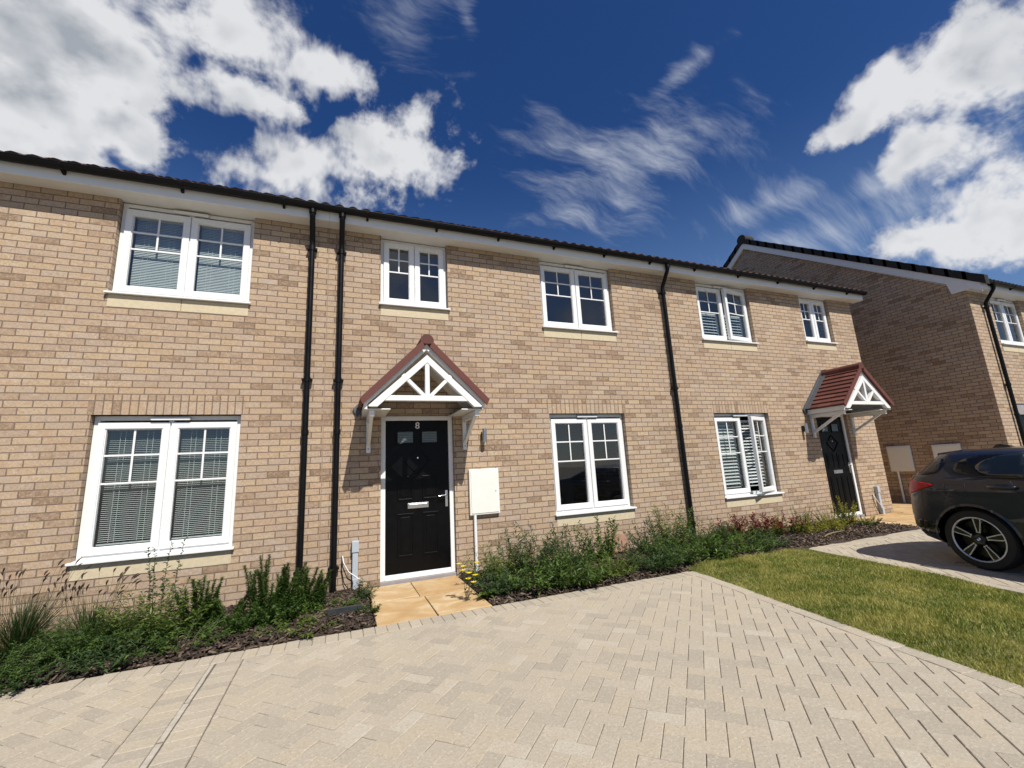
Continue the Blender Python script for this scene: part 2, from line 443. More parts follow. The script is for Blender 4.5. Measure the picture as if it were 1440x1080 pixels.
def make_window(house, x0, x1, z0, z1, y, blind=None, open_right=0.0, lab=None, vent=True, split=True):
    """two side-hung sashes with a cottage-bar top, white sill, trickle vent"""
    yf = y + .075
    fr = MB()
    w = .05
    fr.ring(x0 + .004, x1 - .004, z0 + .03, z1 - .004, w, yf, yf + .07)
    xm = (x0 + x1) / 2
    fr.box(xm - .024, xm + .024, yf + .001, yf + .069, z0 + .03 + w, z1 - .004 - w)
    win = fr.build('window', M['upvc'], house, bevel=.004)
    if lab: win['label'] = lab
    s = MB()       # projecting sill with a sloping top and a drip nose
    s.prism([(y - .045, z0 + .004), (y - .045, z0 + .026), (yf - .012, z0 + .034), (yf + .05, z0 + .034), (yf + .05, z0 + .004)], 'x', x0 - .022, x1 + .022)
    s.build('sill', M['upvc'], win, bevel=.003)
    if vent:
        v = MB(); hw = .185
        v.prism([(xm - hw, z1 - .048), (xm - hw + .012, z1 - .026), (xm + hw - .012, z1 - .026), (xm + hw, z1 - .048), (xm + hw - .01, z1 - .058), (xm - hw + .01, z1 - .058)], 'y', yf - .045, yf - .001)
        v.build('trickle_vent', M['upvc'], win, bevel=.003)
    for k, (a, b) in enumerate(((x0 + .045, xm - .006), (xm + .006, x1 - .045))):
        c, d = z0 + .072, z1 - (.078 if vent else .05)
        sw = .066
        mb = MB()
        mb.ring(a, b, c, d, sw, yf - .018, yf + .04)
        gx0, gx1, gz0, gz1 = a + sw, b - sw, c + sw, d - sw
        mb.ring(gx0 - .002, gx1 + .002, gz0 - .002, gz1 + .002, .011, yf - .009, yf + .03)
        H = gz1 - gz0; bw = .010
        h1, h2 = gz0 + H * .525, gz0 + H * .765
        for h in (h1, h2): mb.box(gx0, gx1, yf + .006, yf + .018, h - bw, h + bw)
        gm = (gx0 + gx1) / 2
        mb.box(gm - bw, gm + bw, yf + .0045, yf + .0165, h1 + bw, gz1)
        xf = None
        if k == 1 and open_right: xf = rotz_about((b, yf - .018, 0), open_right)
        if xf is not None:
            off = MB(); off.v, off.f, off.mi = [tuple(xf @ Vector(p)) for p in mb.v], mb.f, mb.mi; mb = off
        mb.build('sash', M['upvc'], win, bevel=.003)
        g = MB()
        g.add([(gx0 - .001, yf + .020, gz0), (gx1 + .001, yf + .020, gz0), (gx1 + .001, yf + .020, gz1), (gx0 - .001, yf + .020, gz1)], [(0, 1, 2, 3)])
        if xf is not None: g.v = [tuple(xf @ Vector(p)) for p in g.v]
        g.build('glass', M['glass'], win)
        if xf is not None:   # stay arm under the open sash
            arm = MB(); p0 = Vector((a + .18, yf + .03, c + .02)); p1 = xf @ Vector((a + .05, yf + .02, c + .012))
            arm.bar(p0, p1, .018, .006); arm.build('stay', M['steel'], win)
        if blind:
            kind, top, bot = blind[:3]
            bl = MB(); zt = gz0 + H * top; zb = gz0 + H * bot
            if kind == 'venetian':
                yy, pitch, sl, ang = yf + .075, .0205, .025, R(blind[3] if len(blind) > 3 else 32)
                m = .018
            else:
                yy, pitch, sl, ang = yf + .105, .058, .062, R(38)
                m = .012
            n = int((zt - zb) / pitch)
            for i in range(n + 1):
                z = zt - i * pitch
                cy, sy = math.cos(ang) * sl / 2, math.sin(ang) * sl / 2
                bl.add([(gx0 + m, yy - cy, z - sy), (gx1 - m * .6, yy - cy, z - sy), (gx1 - m * .6, yy, z + sl * .045), (gx0 + m, yy, z + sl * .045), (gx1 - m * .6, yy + cy, z + sy), (gx0 + m, yy + cy, z + sy)],
                       [(0, 1, 2, 3), (3, 2, 4, 5)])
            bl.box(gx0 + m * .7, gx1 - m * .4, yy - .018, yy + .018, zt + .008, zt + .036)
            bl.box(gx0 + m * .7, gx1 - m * .4, yy - .013, yy + .013, zb - .022, zb - .008)
            for q in ((.25, .75) if kind != 'venetian' else (.22, .31, .70, .80)):
                cx = gx0 + (gx1 - gx0) * q
                bl.box(cx - .0016, cx + .0016, yy - .016, yy - .0135, zb, zt)
            if kind != 'venetian':
                bl.box(gx0 - .0, gx0 + .012, yy - .02, yy + .02, zb, zt); bl.box(gx1 - .012, gx1, yy - .02, yy + .02, zb, zt)
            bl.build('blind', M['blind'], win)
    return win

def sill_stone(house, x0, x1, z0, z1, y):
    mb = MB(); xm = (x0 + x1) / 2
    n = 2 if x1 - x0 > 1.1 else 1
    e = [x0 + (x1 - x0) * i / n for i in range(n + 1)]
    for a, b in zip(e, e[1:]):
        mb.box(a + .004, b - .004, y - .004, y + .05, z0 + .003, z1)
    mb.build('sill_stone', M['stone'], house, bevel=.003)

def soldier_course(house, x0, x1, z, y):
    mb = MB()
    mb.box(x0 - .035, x1 + .035, y - .003, y + .06, z, z + .217)
    mb.build('soldier_course', M['soldier'], house)

def downpipe(house, x, y, ztop=4.74, zbot=0.02, r=.034, out=.25):
    mb = MB(); yw = y - .062; yo = y - out
    mb.tube([(x, yo, ztop), (x, yo, ztop - .07), (x, yo + .012, ztop - .10), (x, yw - .012, ztop - .34), (x, yw, ztop - .37), (x, yw, ztop - .45), (x, yw, zbot)], r, 14)
    mb.tube([(x, yo, ztop + .01), (x, yo, ztop - .06)], r + .008, 14)
    for z in (ztop - .46, (ztop + zbot) * .53, zbot + 1.85 if zbot < 1 else zbot, zbot + .26):
        mb.tube([(x, yw, z - .03), (x, yw, z + .03)], r + .007, 14)
    o = mb.build('downpipe', M['blackpl'], house, smooth='auto')
    for z in (ztop - .46, (ztop + zbot) * .53, zbot + .26):
        c = MB(); c.box(x - .062, x + .062, yw - .012, yw + .012, z - .014, z + .014)
        c.box(x - .058, x - .03, yw, y, z - .012, z + .012); c.box(x + .03, x + .058, yw, y, z - .012, z + .012)
        c.build('clip', M['blackpl'], o, bevel=.003)
    return o

def eaves(house, x0, x1, wins, y, tile, ends=(False, False), step=.93):
    fy = y - .19
    mb = MB()
    mb.box(x0 + .001, x1 - .001, fy, y - .004, SOF, SOF + .016)
    for a, b in wins: mb.box(a + .003, b - .003, y - .003, y + .074, SOF + .001, SOF + .016)
    mb.build('soffit', M['soffit'], house)
    f = MB(); f.box(x0 + .001, x1 - .001, fy - .018, fy - .001, SOF - .006, SOF + .20)
    if ends[1]:
        f.prism([(fy - .018, SOF - .006), (fy - .018, SOF + .20), (y + .9, SOF + .20 + .92 * PITCH), (y + .9, SOF + .92 * PITCH), (y + .0, SOF + .02), (y, SOF - .006)], 'x', x1 + .0, x1 + .018)
    if ends[0]:
        f.prism([(fy - .018, SOF - .006), (fy - .018, SOF + .20), (y + .9, SOF + .20 + .92 * PITCH), (y + .9, SOF + .92 * PITCH), (y + .0, SOF + .02), (y, SOF - .006)], 'x', x0 - .018, x0)
    f.build('fascia', M['paint'], house, bevel=.002)
    # half-round gutter: an open trough
    g = MB(); cy, cz, r = fy - .020 - .056, SOF + .150, .056
    prof = [(cy + r * math.cos(t), cz + r * math.sin(t)) for t in np.linspace(math.pi, 2 * math.pi, 11)]
    prof += [(cy + (r - .005) * math.cos(t), cz + (r - .005) * math.sin(t)) for t in np.linspace(2 * math.pi, math.pi, 11)]
    g.prism(prof, 'x', x0 - (.02 if ends[0] else 0), x1 + (.03 if ends[1] else 0))
    g.tube([(x0, cy - r, cz), (x1, cy - r, cz)], .006, 6)
    gt = g.build('gutter', M['blackpl'], house, smooth='auto')
    n = max(2, int((x1 - x0) / step))
    for i in range(n):
        x = x0 + (i + .5) * (x1 - x0) / n
        b = MB(); pr = [(cy + (r + .006) * math.cos(t), cz + (r + .006) * math.sin(t)) for t in np.linspace(math.pi, 2 * math.pi, 9)]
        pr += [(fy - .018, cz - .03), (fy - .018, cz - .085), (cy + .02, cz - r - .012)]
        b.prism([pr[0]] + pr[1:9] + [pr[9], pr[10]], 'x', x - .014, x + .014)
        b.build('gutter_bracket', M['blackpl'], gt)

def house_shell(house, x0, x1, y0, depth, z1, openings, ridge=None, gable_l=False, gable_r=False):
    mb = MB()
    cut_wall(mb, x0 + .001, x1 - .001, -.12, z1, y0, openings)
    mb.add([(x0 + .001, y0, z1), (x1 - .001, y0, z1), (x1 - .001, y0 + .32, z1), (x0 + .001, y0 + .32, z1)], [(0, 1, 2, 3)])
    ym = y0 + depth / 2
    top = lambda y: z1 + (ym - y0 - abs(y - ym)) * (ridge if ridge else PITCH)
    for xa, xb, gab in ((x0 + .001, x0 + .2, gable_l), (x1 - .2, x1 - .001, gable_r)):
        if gab:
            poly = [(y0 + .0005, -.12), (y0 + depth, -.12), (y0 + depth, z1), (ym, top(ym)), (y0 + .0005, z1)]
            mb.prism(poly, 'x', xa, xb)
        else:
            mb.box(xa, xb, y0 + .32, y0 + depth, -.12, z1)
    mb.box(x0 + .2, x1 - .2, y0 + depth - .3, y0 + depth, -.12, z1)
    w = mb.build('wall', M['brick'], house)
    fl = MB()
    fl.box(x0 + .21, x1 - .21, y0 + .325, y0 + depth - .31, 2.36, 2.62)
    fl.box(x0 + .21, x1 - .21, y0 + .325, y0 + depth - .31, z1 + .02, z1 + .12)
    fl.box(x0 + .21, x1 - .21, y0 + .325, y0 + depth - .31, -.1, .1)
    fl.box(x0 + .205, x1 - .205, y0 + 3.6, y0 + 3.7, .1, 2.36); fl.box(x0 + .205, x1 - .205, y0 + 3.6, y0 + 3.7, 2.62, z1)
    fl.build('inner_rooms', M['inner'], house)
    return w

def main_roof(house, x0, x1, y, depth, tile, pitch=PITCH, ends=(0, 0)):
    ym = y + depth / 2
    ye, ze = y - .26, SOF + .172
    zr = ze + (ym - ye) * pitch
    mb = MB(); wave_roof(mb, x0, x1, ye, ze, ym, zr)
    wave_roof(mb, x0, x1, 2 * ym - ye, ze, ym, zr, gauge=1.2, sub=3)
    mb.add([(x0, ye + .05, ze - .012), (x1, ye + .05, ze - .012), (x1, ym, zr - .05), (x0, ym, zr - .05), (x1, 2 * ym - ye - .05, ze - .012), (x0, 2 * ym - ye - .05, ze - .012)], [(0, 1, 2, 3), (3, 2, 4, 5)])
    r = mb.build('roof', tile, house, smooth='auto')
    rd = MB()
    n = int((x1 - x0) / .45)
    for i in range(n):
        a = x0 + (x1 - x0) * i / n; b = x0 + (x1 - x0) * (i + 1) / n
        pr = [(ym + .13 * math.cos(t), zr - .03 + .11 * math.sin(t)) for t in np.linspace(0, math.pi, 9)]
        rd.prism(pr, 'x', a + .004, b - .004)
    rd.build('ridge_tiles', tile, r)
    return r

def make_door(house, xc, y, w=.957, z0=.035, z1=2.08, number=None):
    x0, x1 = xc - w / 2, xc + w / 2
    yf = y + .055
    fr = MB(); fw = .062
    fr.box(x0 + .003, x0 + fw, yf, yf + .07, z0, z1 - .003)
    fr.box(x1 - fw, x1 - .003, yf, yf + .07, z0, z1 - .003)
    fr.box(x0 + fw, x1 - fw, yf, yf + .07, z1 - fw, z1 - .003)
    fr.box(x0 + fw, x1 - fw, yf - .012, yf + .07, z0, z0 + .030)
    fr.box(x0 + fw, x1 - fw, yf + .012, yf + .07, z0 + .030, z0 + .058)
    door = MB(); a, b, c, d = x0 + fw + .004, x1 - fw - .004, z0 + .062, z1 - fw - .004
    ys = yf + .022
    door.box(a, b, ys, ys + .044, c, d)
    W, Hh = b - a, d - c
    X = lambda t: a + W * t
    Z = lambda t: c + Hh * t
    # raised mouldings round six panels
    for (u0, u1, v0, v1) in ((.18, .43, .10, .375), (.57, .82, .10, .375), (.18, .43, .46, .62), (.57, .82, .46, .62)):
        door.ring(X(u0), X(u1), Z(v0), Z(v1), .022, ys - .009, ys)
        door.box(X(u0) + .045, X(u1) - .045, ys - .006, ys, Z(v0) + .045, Z(v1) - .045)
    for (u0, u1) in ((.18, .43), (.57, .82)):
        door.ring(X(u0) - .02, X(u1) + .02, Z(.835), Z(.935), .022, ys - .012, ys)
    dd = door.build('door', M['doorblk'], house, bevel=.003)
    fr.build('door_frame', M['upvc'], dd, bevel=.004)
    # diamond centre panel
    m = MB(); cx, cz = X(.5), Z(.72); 
    for (p, q) in (((0, .17), (.17, 0)), ((.17, 0), (0, -.17)), ((0, -.17), (-.17, 0)), ((-.17, 0), (0, .17))):
        m.bar((cx + p[0], ys - .006, cz + p[1]), (cx + q[0], ys - .006, cz + q[1]), .012, .018, up=(0, 1, 0))
    m.build('diamond_moulding', M['doorblk'], dd)
    for (u0, u1) in ((.18, .43), (.57, .82)):
        g = MB(); g.box(X(u0) + .003, X(u1) - .003, ys - .004, ys - .001, Z(.845), Z(.925))
        g.build('glazed_light', M['doorglass'], dd)
    l = MB(); l.box(X(.5) - .135, X(.5) + .135, ys - .012, ys - .001, Z(.405), Z(.44)); l.box(X(.5) - .115, X(.5) + .115, ys - .017, ys - .012, Z(.412), Z(.433))
    l.build('letter_plate', M['chrome'], dd, bevel=.003)
    h = MB(); hx = X(.955)
    h.box(hx - .016, hx + .016, ys - .010, ys - .0005, Z(.40), Z(.51))
    h.tube([(hx, ys - .008, Z(.478)), (hx, ys - .05, Z(.478)), (hx - .02, ys - .055, Z(.478)), (hx - .115, ys - .055, Z(.474))], .0095, 10)
    h.build('handle', M['chrome'], dd, smooth='auto')
    e = MB(); e.lathe([(0, ys - .006), (.011, ys - .006), (.013, ys - .0005)], 14, (X(.5), 0, Z(.742)), 'y'); e.build('door_viewer', M['chrome'], dd)
    th = MB(); th.box(x0 - .01, x1 + .01, yf - .03, yf + .07, -.03, z0 - .002); th.build('threshold', M['threshold'], dd, bevel=.003)
    if number:
        cu = bpy.data.curves.new('numeral', 'FONT'); cu.body = number; cu.size = .125; cu.extrude = .003; cu.align_x = 'CENTER'; cu.resolution_u = 6
        tmp = bpy.data.objects.new('tmp_numeral', cu); COL.objects.link(tmp)
        bpy.context.view_layer.update()
        me = bpy.data.meshes.new_from_object(tmp.evaluated_get(bpy.context.evaluated_depsgraph_get()))
        bpy.data.objects.remove(tmp)
        me.materials.clear(); me.materials.append(M['white'])
        o = bpy.data.objects.new('house_number', me); COL.objects.link(o); o.parent = dd
        o.rotation_euler = (R(90), 0, 0)
        o.location = Vector((X(.5), ys - .004, Z(.945))) - offset_of(dd)
    return dd

def make_canopy(house, xc, y):
    yF = y - .70; rz, ez, hw = 2.885, 2.145, .735     # tile plane: ridge height, eave height, half width
    def slope(side, u):   # point on the tile plane, u 0 at the ridge, 1 at the eave
        return xc + side * hw * u, rz + (ez - rz) * u
    roof = MB()
    n = 9
    nx, nz = math.sin(math.atan2(rz - ez, hw)), math.cos(math.atan2(rz - ez, hw))
    for side in (-1, 1):
        for i in range(n):
            u0, u1 = i / n - (.02 if i else 0), (i + 1) / n
            (ax, az), (bx, bz) = slope(side, u0), slope(side, u1)
            t0, t1 = .020, .046
            L = 3
            for k in range(L):
                ya = yF - .035 + (.71) * k / L + .001; yb = yF - .035 + .71 * (k + 1) / L - .001
                roof.prism([(ax, az), (bx, bz), (bx + side * nx * t1, bz + nz * t1), (ax + side * nx * t0, az + nz * t0)], 'y', ya, yb)
    can = roof.build('porch_canopy', M['redtile'], house)
    rd = MB(); pr = [(xc + .082 * math.cos(t), rz + .018 + .082 * math.sin(t)) for t in np.linspace(-.5, math.pi + .5, 13)]
    for k in range(2):
        rd.prism(pr, 'y', yF - .045 + .36 * k, yF - .045 + .36 * (k + 1) - .004)
    rd.build('ridge_tile', M['redtile'], can, smooth='auto')
    # verge tile lip down both front edges
    vg = MB()
    for side in (-1, 1):
        (ax, az), (bx, bz) = slope(side, .04), slope(side, 1.0)
        vg.prism([(ax, az - .035), (bx, bz - .035), (bx + side * nx * .05, bz + nz * .05), (ax + side * nx * .05, az + nz * .05)], 'y', yF - .055, yF - .036)
    vg.build('verge_tile', M['redtile'], can)
    ln = MB()
    for side in (-1, 1):      # boarded underside
        (ax, az), (bx, bz) = slope(side, 0.0), slope(side, .965)
        ln.prism([(ax, az - .014), (bx, bz - .014), (bx - side * nx * .0, bz - .075), (ax, az - .085)], 'y', yF + .004, y - .002)
        for q in range(1, 5):
            yy = yF + q * .14
            (cx, cz), (ex, e2) = slope(side, .08), slope(side, .93)
    ln.build('lining', M['paint'], can)
    for side in (-1, 1):
        eb = MB()
        x = xc + side * (hw - .035)
        eb.box(x - .016, x + .016, yF, y - .002, ez - .085, ez + .005)
        eb.box(xc + side * (hw - .18) - .13, xc + side * (hw - .18) + .13, yF + .03, y - .002, ez - .085, ez - .072)
        eb.build('eaves_board', M['paint'], can, bevel=.003)
    tr = MB(); yt = yF + .006
    apex = (xc, rz - .16)
    fl, fr_ = (xc - .665, ez - .058), (xc + .665, ez - .058)
    bw = .070
    tx, tz = math.sin(math.atan2(apex[1] - fl[1], .665)), math.cos(math.atan2(apex[1] - fl[1], .665))
    for side, foot in ((-1, fl), (1, fr_)):
        v = bw / tz
        tr.prism([(xc, apex[1]), (xc, apex[1] - v), (foot[0] - side * .09, foot[1] - .0), (foot[0] + side * .0, foot[1] - .0), (foot[0] + side * .012, foot[1] + .012)], 'y', yt - .035 + .001 * side, yt + .035 + .001 * side)
    zt0, zt1 = ez + .014, ez + .076
    tr.box(xc - .525, xc + .525, yt - .030, yt + .030, zt0, zt1)
    tr.box(xc - .027, xc + .027, yt - .028, yt + .028, zt1, apex[1] - bw / tz + .03)
    for side in (-1, 1):
        tr.bar((xc + side * .03, yt, zt1 - .01), (xc + side * .29, yt, zt1 + .25), .044, .060, up=(0, 1, 0))
    tr.build('gable_truss', M['paint'], can, bevel=.003)
    for side in (-1, 1):
        b = MB(); x = xc + side * .63
        b.box(x - .026, x + .026, y - .042, y - .001, 1.60, ez - .087)
        b.box(x - .027, x + .027, yF + .045, y - .043, ez - .16, ez - .0875)
        b.bar((x, y - .03, 1.70), (x, yF + .14, ez - .14), .042, .045)
        b.build('gallows_bracket', M['paint'], can, bevel=.004)
        for z in (1.65, 1.98):
            s = MB(); s.lathe([(0, y - .048), (.008, y - .048), (.008, y - .044)], 10, (x, 0, z), 'y'); s.build('screw_cap', M['threshold'], can)
    ld = MB()
    for side in (-1, 1):
        (ax, az), (bx, bz) = slope(side, -.06), slope(side, 1.05)
        ld.prism([(ax, az - .04), (bx, bz - .05), (bx + side * nx * .075, bz + nz * .075), (ax + side * nx * .09, az + nz * .09)], 'y', y - .030, y - .001)
        ld.prism([(ax, az + .055), (bx, bz + .055), (bx + side * nx * .01, bz + .063), (ax + side * nx * .01, az + .063)], 'y', y - .11, y - .029)
    ld.build('flashing', M['lead'], can)
    return can

def meter_box(house, x0, x1, z0, z1, y, pipe=True, pz=-.02, proud=.05):
    mb = MB(); mb.box(x0, x1, y - proud, y - .001, z0, z1)
    o = mb.build('meter_box', M['meter'], house, bevel=.008)
    d = MB(); d.box(x0 + .022, x1 - .022, y - proud - .007, y - proud - .0005, z0 + .022, z1 - .03)
    dd = d.build('door', M['meter'], o, bevel=.004)
    l = MB(); l.lathe([(0, y - proud - .011), (.008, y - proud - .011), (.008, y - proud - .006)], 12, (x1 - .055, 0, (z0 + z1) / 2), 'y'); l.build('lock', M['threshold'], o)
    if pipe:
        p = MB(); p.tube([(x0 + .07, y - .03, z0 + .003), (x0 + .07, y - .03, pz)], .021, 12); p.build('pipe', M['upvc'], o, smooth='auto')

def wall_light(house, x, z, y):
    mb = MB(); mb.tube([(x, y - .075, z), (x, y - .075, z + .19)], .03, 18)
    o = mb.build('wall_light', M['steel'], house, smooth='auto')
    b = MB(); b.box(x - .028, x + .028, y - .05, y - .001, z + .035, z + .15); b.build('back_plate', M['seal'], o, bevel=.004)

def conduit(house, x, y, ztop=.56):
    mb = MB()
    mb.box(x - .032, x + .032, y - .06, y - .001, .14, ztop - .12)
    mb.prism([(x - .032, .14), (x + .032, .14), (x + .045, .09), (x + .03, -.03), (x - .03, -.03), (x - .02, .09)], 'y', y - .075, y - .001)
    o = mb.build('cable_duct', M['greypl'], house, bevel=.006)
    c = MB(); c.box(x - .04, x + .04, y - .07, y - .001, ztop - .13, ztop); c.build('cap', M['greypl'], o, bevel=.006)
    w = MB(); w.tube([(x - .14, y - .02, .40), (x - .13, y - .04, .33), (x - .07, y - .06, .22), (x + .03, y - .06, .14), (x + .10, y - .04, .09)], .006, 6); w.build('white_cable', M['upvc'], o, smooth=True)
    k = MB(); k.tube([(x - .145, y - .012, .40), (x - .15, y - .02, .25), (x - .12, y - .03, .10), (x - .05, y - .05, .0)], .005, 6); k.build('black_cable', M['blackpl'], o, smooth=True)

def doorglass():
    m, t, b, out = mat('painted_reflection_door_glass')
    pos = t.n('ShaderNodeNewGeometry').outputs['Position']
    w = t.n('ShaderNodeTexWave', wave_type='BANDS', bands_direction='Z', inp={'Vector': pos, 'Scale': 14.0, 'Distortion': 2.5, 'Detail': 2})  # wavy reflection in the panes, painted into their colour as bands
    t.L.new(t.mixc(w.outputs['Fac'], (.05, .07, .08), (.14, .19, .21)), b.inputs['Base Color'])
    b.inputs['Roughness'].default_value = .15
    bp = t.n('ShaderNodeBump', inp={'Strength': .3, 'Distance': .01, 'Height': w.outputs['Fac']}); t.L.new(bp.outputs[0], b.inputs['Normal'])
    return m
M['doorglass'] = doorglass()

# --- the terrace: three houses sharing one front
HX = [-6.6, -.205, 5.46, 10.79]
W_L = (-2.455, -1.09); W_S = (.464, 1.41); W_M = (2.925, 4.285); W_R = (6.205, 7.58); W_RS = (9.08, 10.02)
LO = (.60, 2.10); UP = (3.455, 4.66); UPS = (3.60, 4.66)
DOOR1, DOOR2 = .9595, 9.395
DO = (-.13, 2.083)
specs = [
    ('end', HX[0], HX[1], 'left-hand brick house at the frame edge with fine venetian blinds in both windows',
     [(*W_L, *LO), (*W_L, *UP)], None),
    ('mid', HX[1], HX[2], 'middle brick terraced house with black door numbered 8 under a red tiled porch',
     [(*W_M, *LO), (*W_M, *UP), (*W_S, *UPS), (DOOR1 - .4785, DOOR1 + .4785, *DO)], DOOR1),
    ('right', HX[2], HX[3], 'brick end-terrace house with open casement windows and shutters beside the lawn',
     [(*W_R, *LO), (*W_R, *UP), (*W_RS, *UPS), (DOOR2 - .4785, DOOR2 + .4785, *DO)], DOOR2),
]
houses = {}
for key, x0, x1, lab, ops, dr in specs:
    h = empty('terraced_house', ((x0 + x1) / 2, FY, 0), lab, 'house', 'brick houses of the terrace')
    houses[key] = h
    last = key == 'right'
    house_shell(h, x0, x1, FY, 9.0, SOF + .10, ops, gable_r=last, gable_l=(key == 'end'))
    main_roof(h, x0, x1 + (.13 if last else 0), FY, 9.0, M['tile'])
    ups = [(o[0], o[1]) for o in ops if o[2] > 3]
    eaves(h, x0, x1 + (.14 if last else 0), ups, FY, M['tile'], ends=(False, last))
    for o in ops:
        if o[2] < 0: continue
        sill_stone(h, o[0], o[1], o[2] - .148, o[2], FY)
        if o[2] < 2: soldier_course(h, o[0], o[1], o[3], FY)
for key, x, b1, b2, opn in (('end', W_L, ('venetian', .985, .03, 13), ('venetian', .985, .03, 58), 0), ('mid', W_M, None, None, 0), ('right', W_R, ('shutter', .99, .04), ('venetian2', .50, .03), 1)):
    make_window(houses[key], x[0], x[1], LO[0], LO[1], FY, b1, R(19) if opn else 0, 'ground-floor window')
    make_window(houses[key], x[0], x[1], UP[0], SOF, FY, b2, R(7) if opn else 0, 'upper window')
make_window(houses['mid'], W_S[0], W_S[1], UPS[0], SOF, FY, None, 0, 'small upper window above the door', vent=False)
make_window(houses['right'], W_RS[0], W_RS[1], UPS[0], SOF, FY, None, 0, 'small upper window above the porch', vent=False)
make_door(houses['mid'], DOOR1, FY, number='8'); make_canopy(houses['mid'], DOOR1 - .004, FY)
make_door(houses['right'], DOOR2, FY); make_canopy(houses['right'], DOOR2 - .015, FY)
downpipe(houses['end'], -.405, FY); downpipe(houses['mid'], -.047, FY); downpipe(houses['mid'], 5.35, FY)
meter_box(houses['mid'], 1.625, 2.05, .725, 1.33, FY)
wall_light(houses['mid'], 1.86, 1.69, FY); wall_light(houses['right'], 8.47, 1.69, FY)
conduit(houses['mid'], .19, FY); conduit(houses['right'], 10.33, FY)
mj = MB(); mj.box(-.2105, -.2005, FY - .001, FY + .01, 0, SOF - .01); mj.build('movement_joint', M['mastic'], houses['mid'])

# --- the neighbouring house with its shaded gable
GX, GY, GD = 12.80, 4.58, 10.1
P2 = math.tan(R(35.6))
h2 = empty('detached_house', (GX, GY, 0), 'brick house at far right with dark roof verge and a shaded blank gable wall', 'house')
W2 = (13.72, 15.08)
GO = (13.52, 15.9, .0, 2.12)
house_shell(h2, GX, GX + 7.5, GY, GD, SOF + .10, [(*W2, *UP), GO], ridge=P2, gable_l=True, gable_r=True)
eaves(h2, GX - .05, GX + 7.5, [W2], GY, M['tiledark'], ends=(False, False))
sill_stone(h2, *W2, UP[0] - .148, UP[0], GY)
make_window(h2, W2[0], W2[1], UP[0], SOF, GY, None, 0, 'upper window')
downpipe(h2, 13.32, GY)
main_roof(h2, GX - .06, GX + 7.5, GY, GD, M['tiledark'], pitch=P2)
gd = MB(); gd.box(GO[0] + .005, GO[1] - .005, GY + .12, GY + .16, .02, GO[3] - .24)
for i in range(1, 9): gd.box(GO[0] + .02, GO[1] - .02, GY + .112, GY + .121, .02 + i * .21, .03 + i * .21)
gdo = gd.build('garage_door', M['doorblk'], h2)
lt = MB(); lt.box(GO[0] + .003, GO[1] - .003, GY + .02, GY + .14, GO[3] - .235, GO[3] - .004); lt.build('lintel_panel', M['threshold'], gdo)
ym = GY + GD / 2; zE = SOF + .19; zR = zE + (ym - GY + .27) * P2
bb = MB()
xb0, xb1 = GX - .075, GX - .052
off = .12
for sgn in (-1, 1):
    ye = ym + sgn * (GD / 2 + .27)
    bb.prism([(ye, zE - off), (ym, zR - off), (ym, zR - off - .215), (ye - sgn * .0, zE - off - .19)], 'x', xb0, xb1)
bb.prism([(GY - .23, SOF + .005), (GY + .22, SOF + .005), (GY + .27, SOF + .09 + .27 * P2), (GY - .23, zE - .10)], 'x', xb0 + .002, xb1 + .03)
bb.build('bargeboard', M['paint'], h2)
us = MB()
for sgn in (-1, 1):
    ye = ym + sgn * (GD / 2 + .2)
    us.prism([(ye, zE - off - .16), (ym, zR - off - .18), (ym, zR - off - .195), (ye, zE - off - .175)], 'x', xb1 + .001, GX + .001)
us.build('verge_soffit', M['soffit'], h2)
vt = MB(); nv = 20
for sgn in (-1, 1):
    for i in range(nv):
        a, b = i / nv - .012, (i + 1) / nv
        y_a, y_b = ym + sgn * (GD / 2 + .30) * (1 - a), ym + sgn * (GD / 2 + .30) * (1 - b)
        z_a, z_b = zE - .02 + (zR - zE) * a, zE - .02 + (zR - zE) * b
        vt.prism([(y_a, z_a - .115), (y_a, z_a + .092), (y_b, z_b + .066), (y_b, z_b - .115)], 'x', GX - .10, GX + .06)
vt.prism([(ym + .17 * math.cos(t), zR + .0 + .17 * math.sin(t)) for t in np.linspace(0, 2 * math.pi, 15)[:-1]], 'x', GX - .108, GX + .3)
vt.build('dry_verge', M['tiledark'], h2)
def gable_meter(y0, y1, z0, z1, pipe):
    mb = MB(); mb.box(GX - .055, GX - .001, y0, y1, z0, z1); o = mb.build('meter_box', M['meter'], h2, bevel=.008)
    d = MB(); d.box(GX - .063, GX - .0555, y0 + .022, y1 - .022, z0 + .022, z1 - .03); d.build('door', M['meter'], o, bevel=.004)
    if pipe:
        p = MB(); p.tube([(GX - .03, y1 - .13, z0 + .003), (GX - .03, y1 - .13, -.03)], .022, 12); p.build('pipe', M['upvc'], o, smooth='auto')
gable_meter(6.24, 6.72, .745, 1.36, True); gable_meter(5.32, 5.82, .74, 1.34, True)
# ------------------------------------------------------------------ ground
BEDY = 4.34                      # front edge of the planting beds
LA = lambda y: 3.97 - .165 * (BEDY - y)       # lawn's left edge
LB = lambda y: 6.06 - .205 * (4.48 - y)       # lawn's right edge
g = MB(); g.add([(-400, -400, -.09), (400, -400, -.09), (400, 400, -.09), (-400, 400, -.09)], [(0, 1, 2, 3)])
g.build('ground', M['ground'], kind='structure')

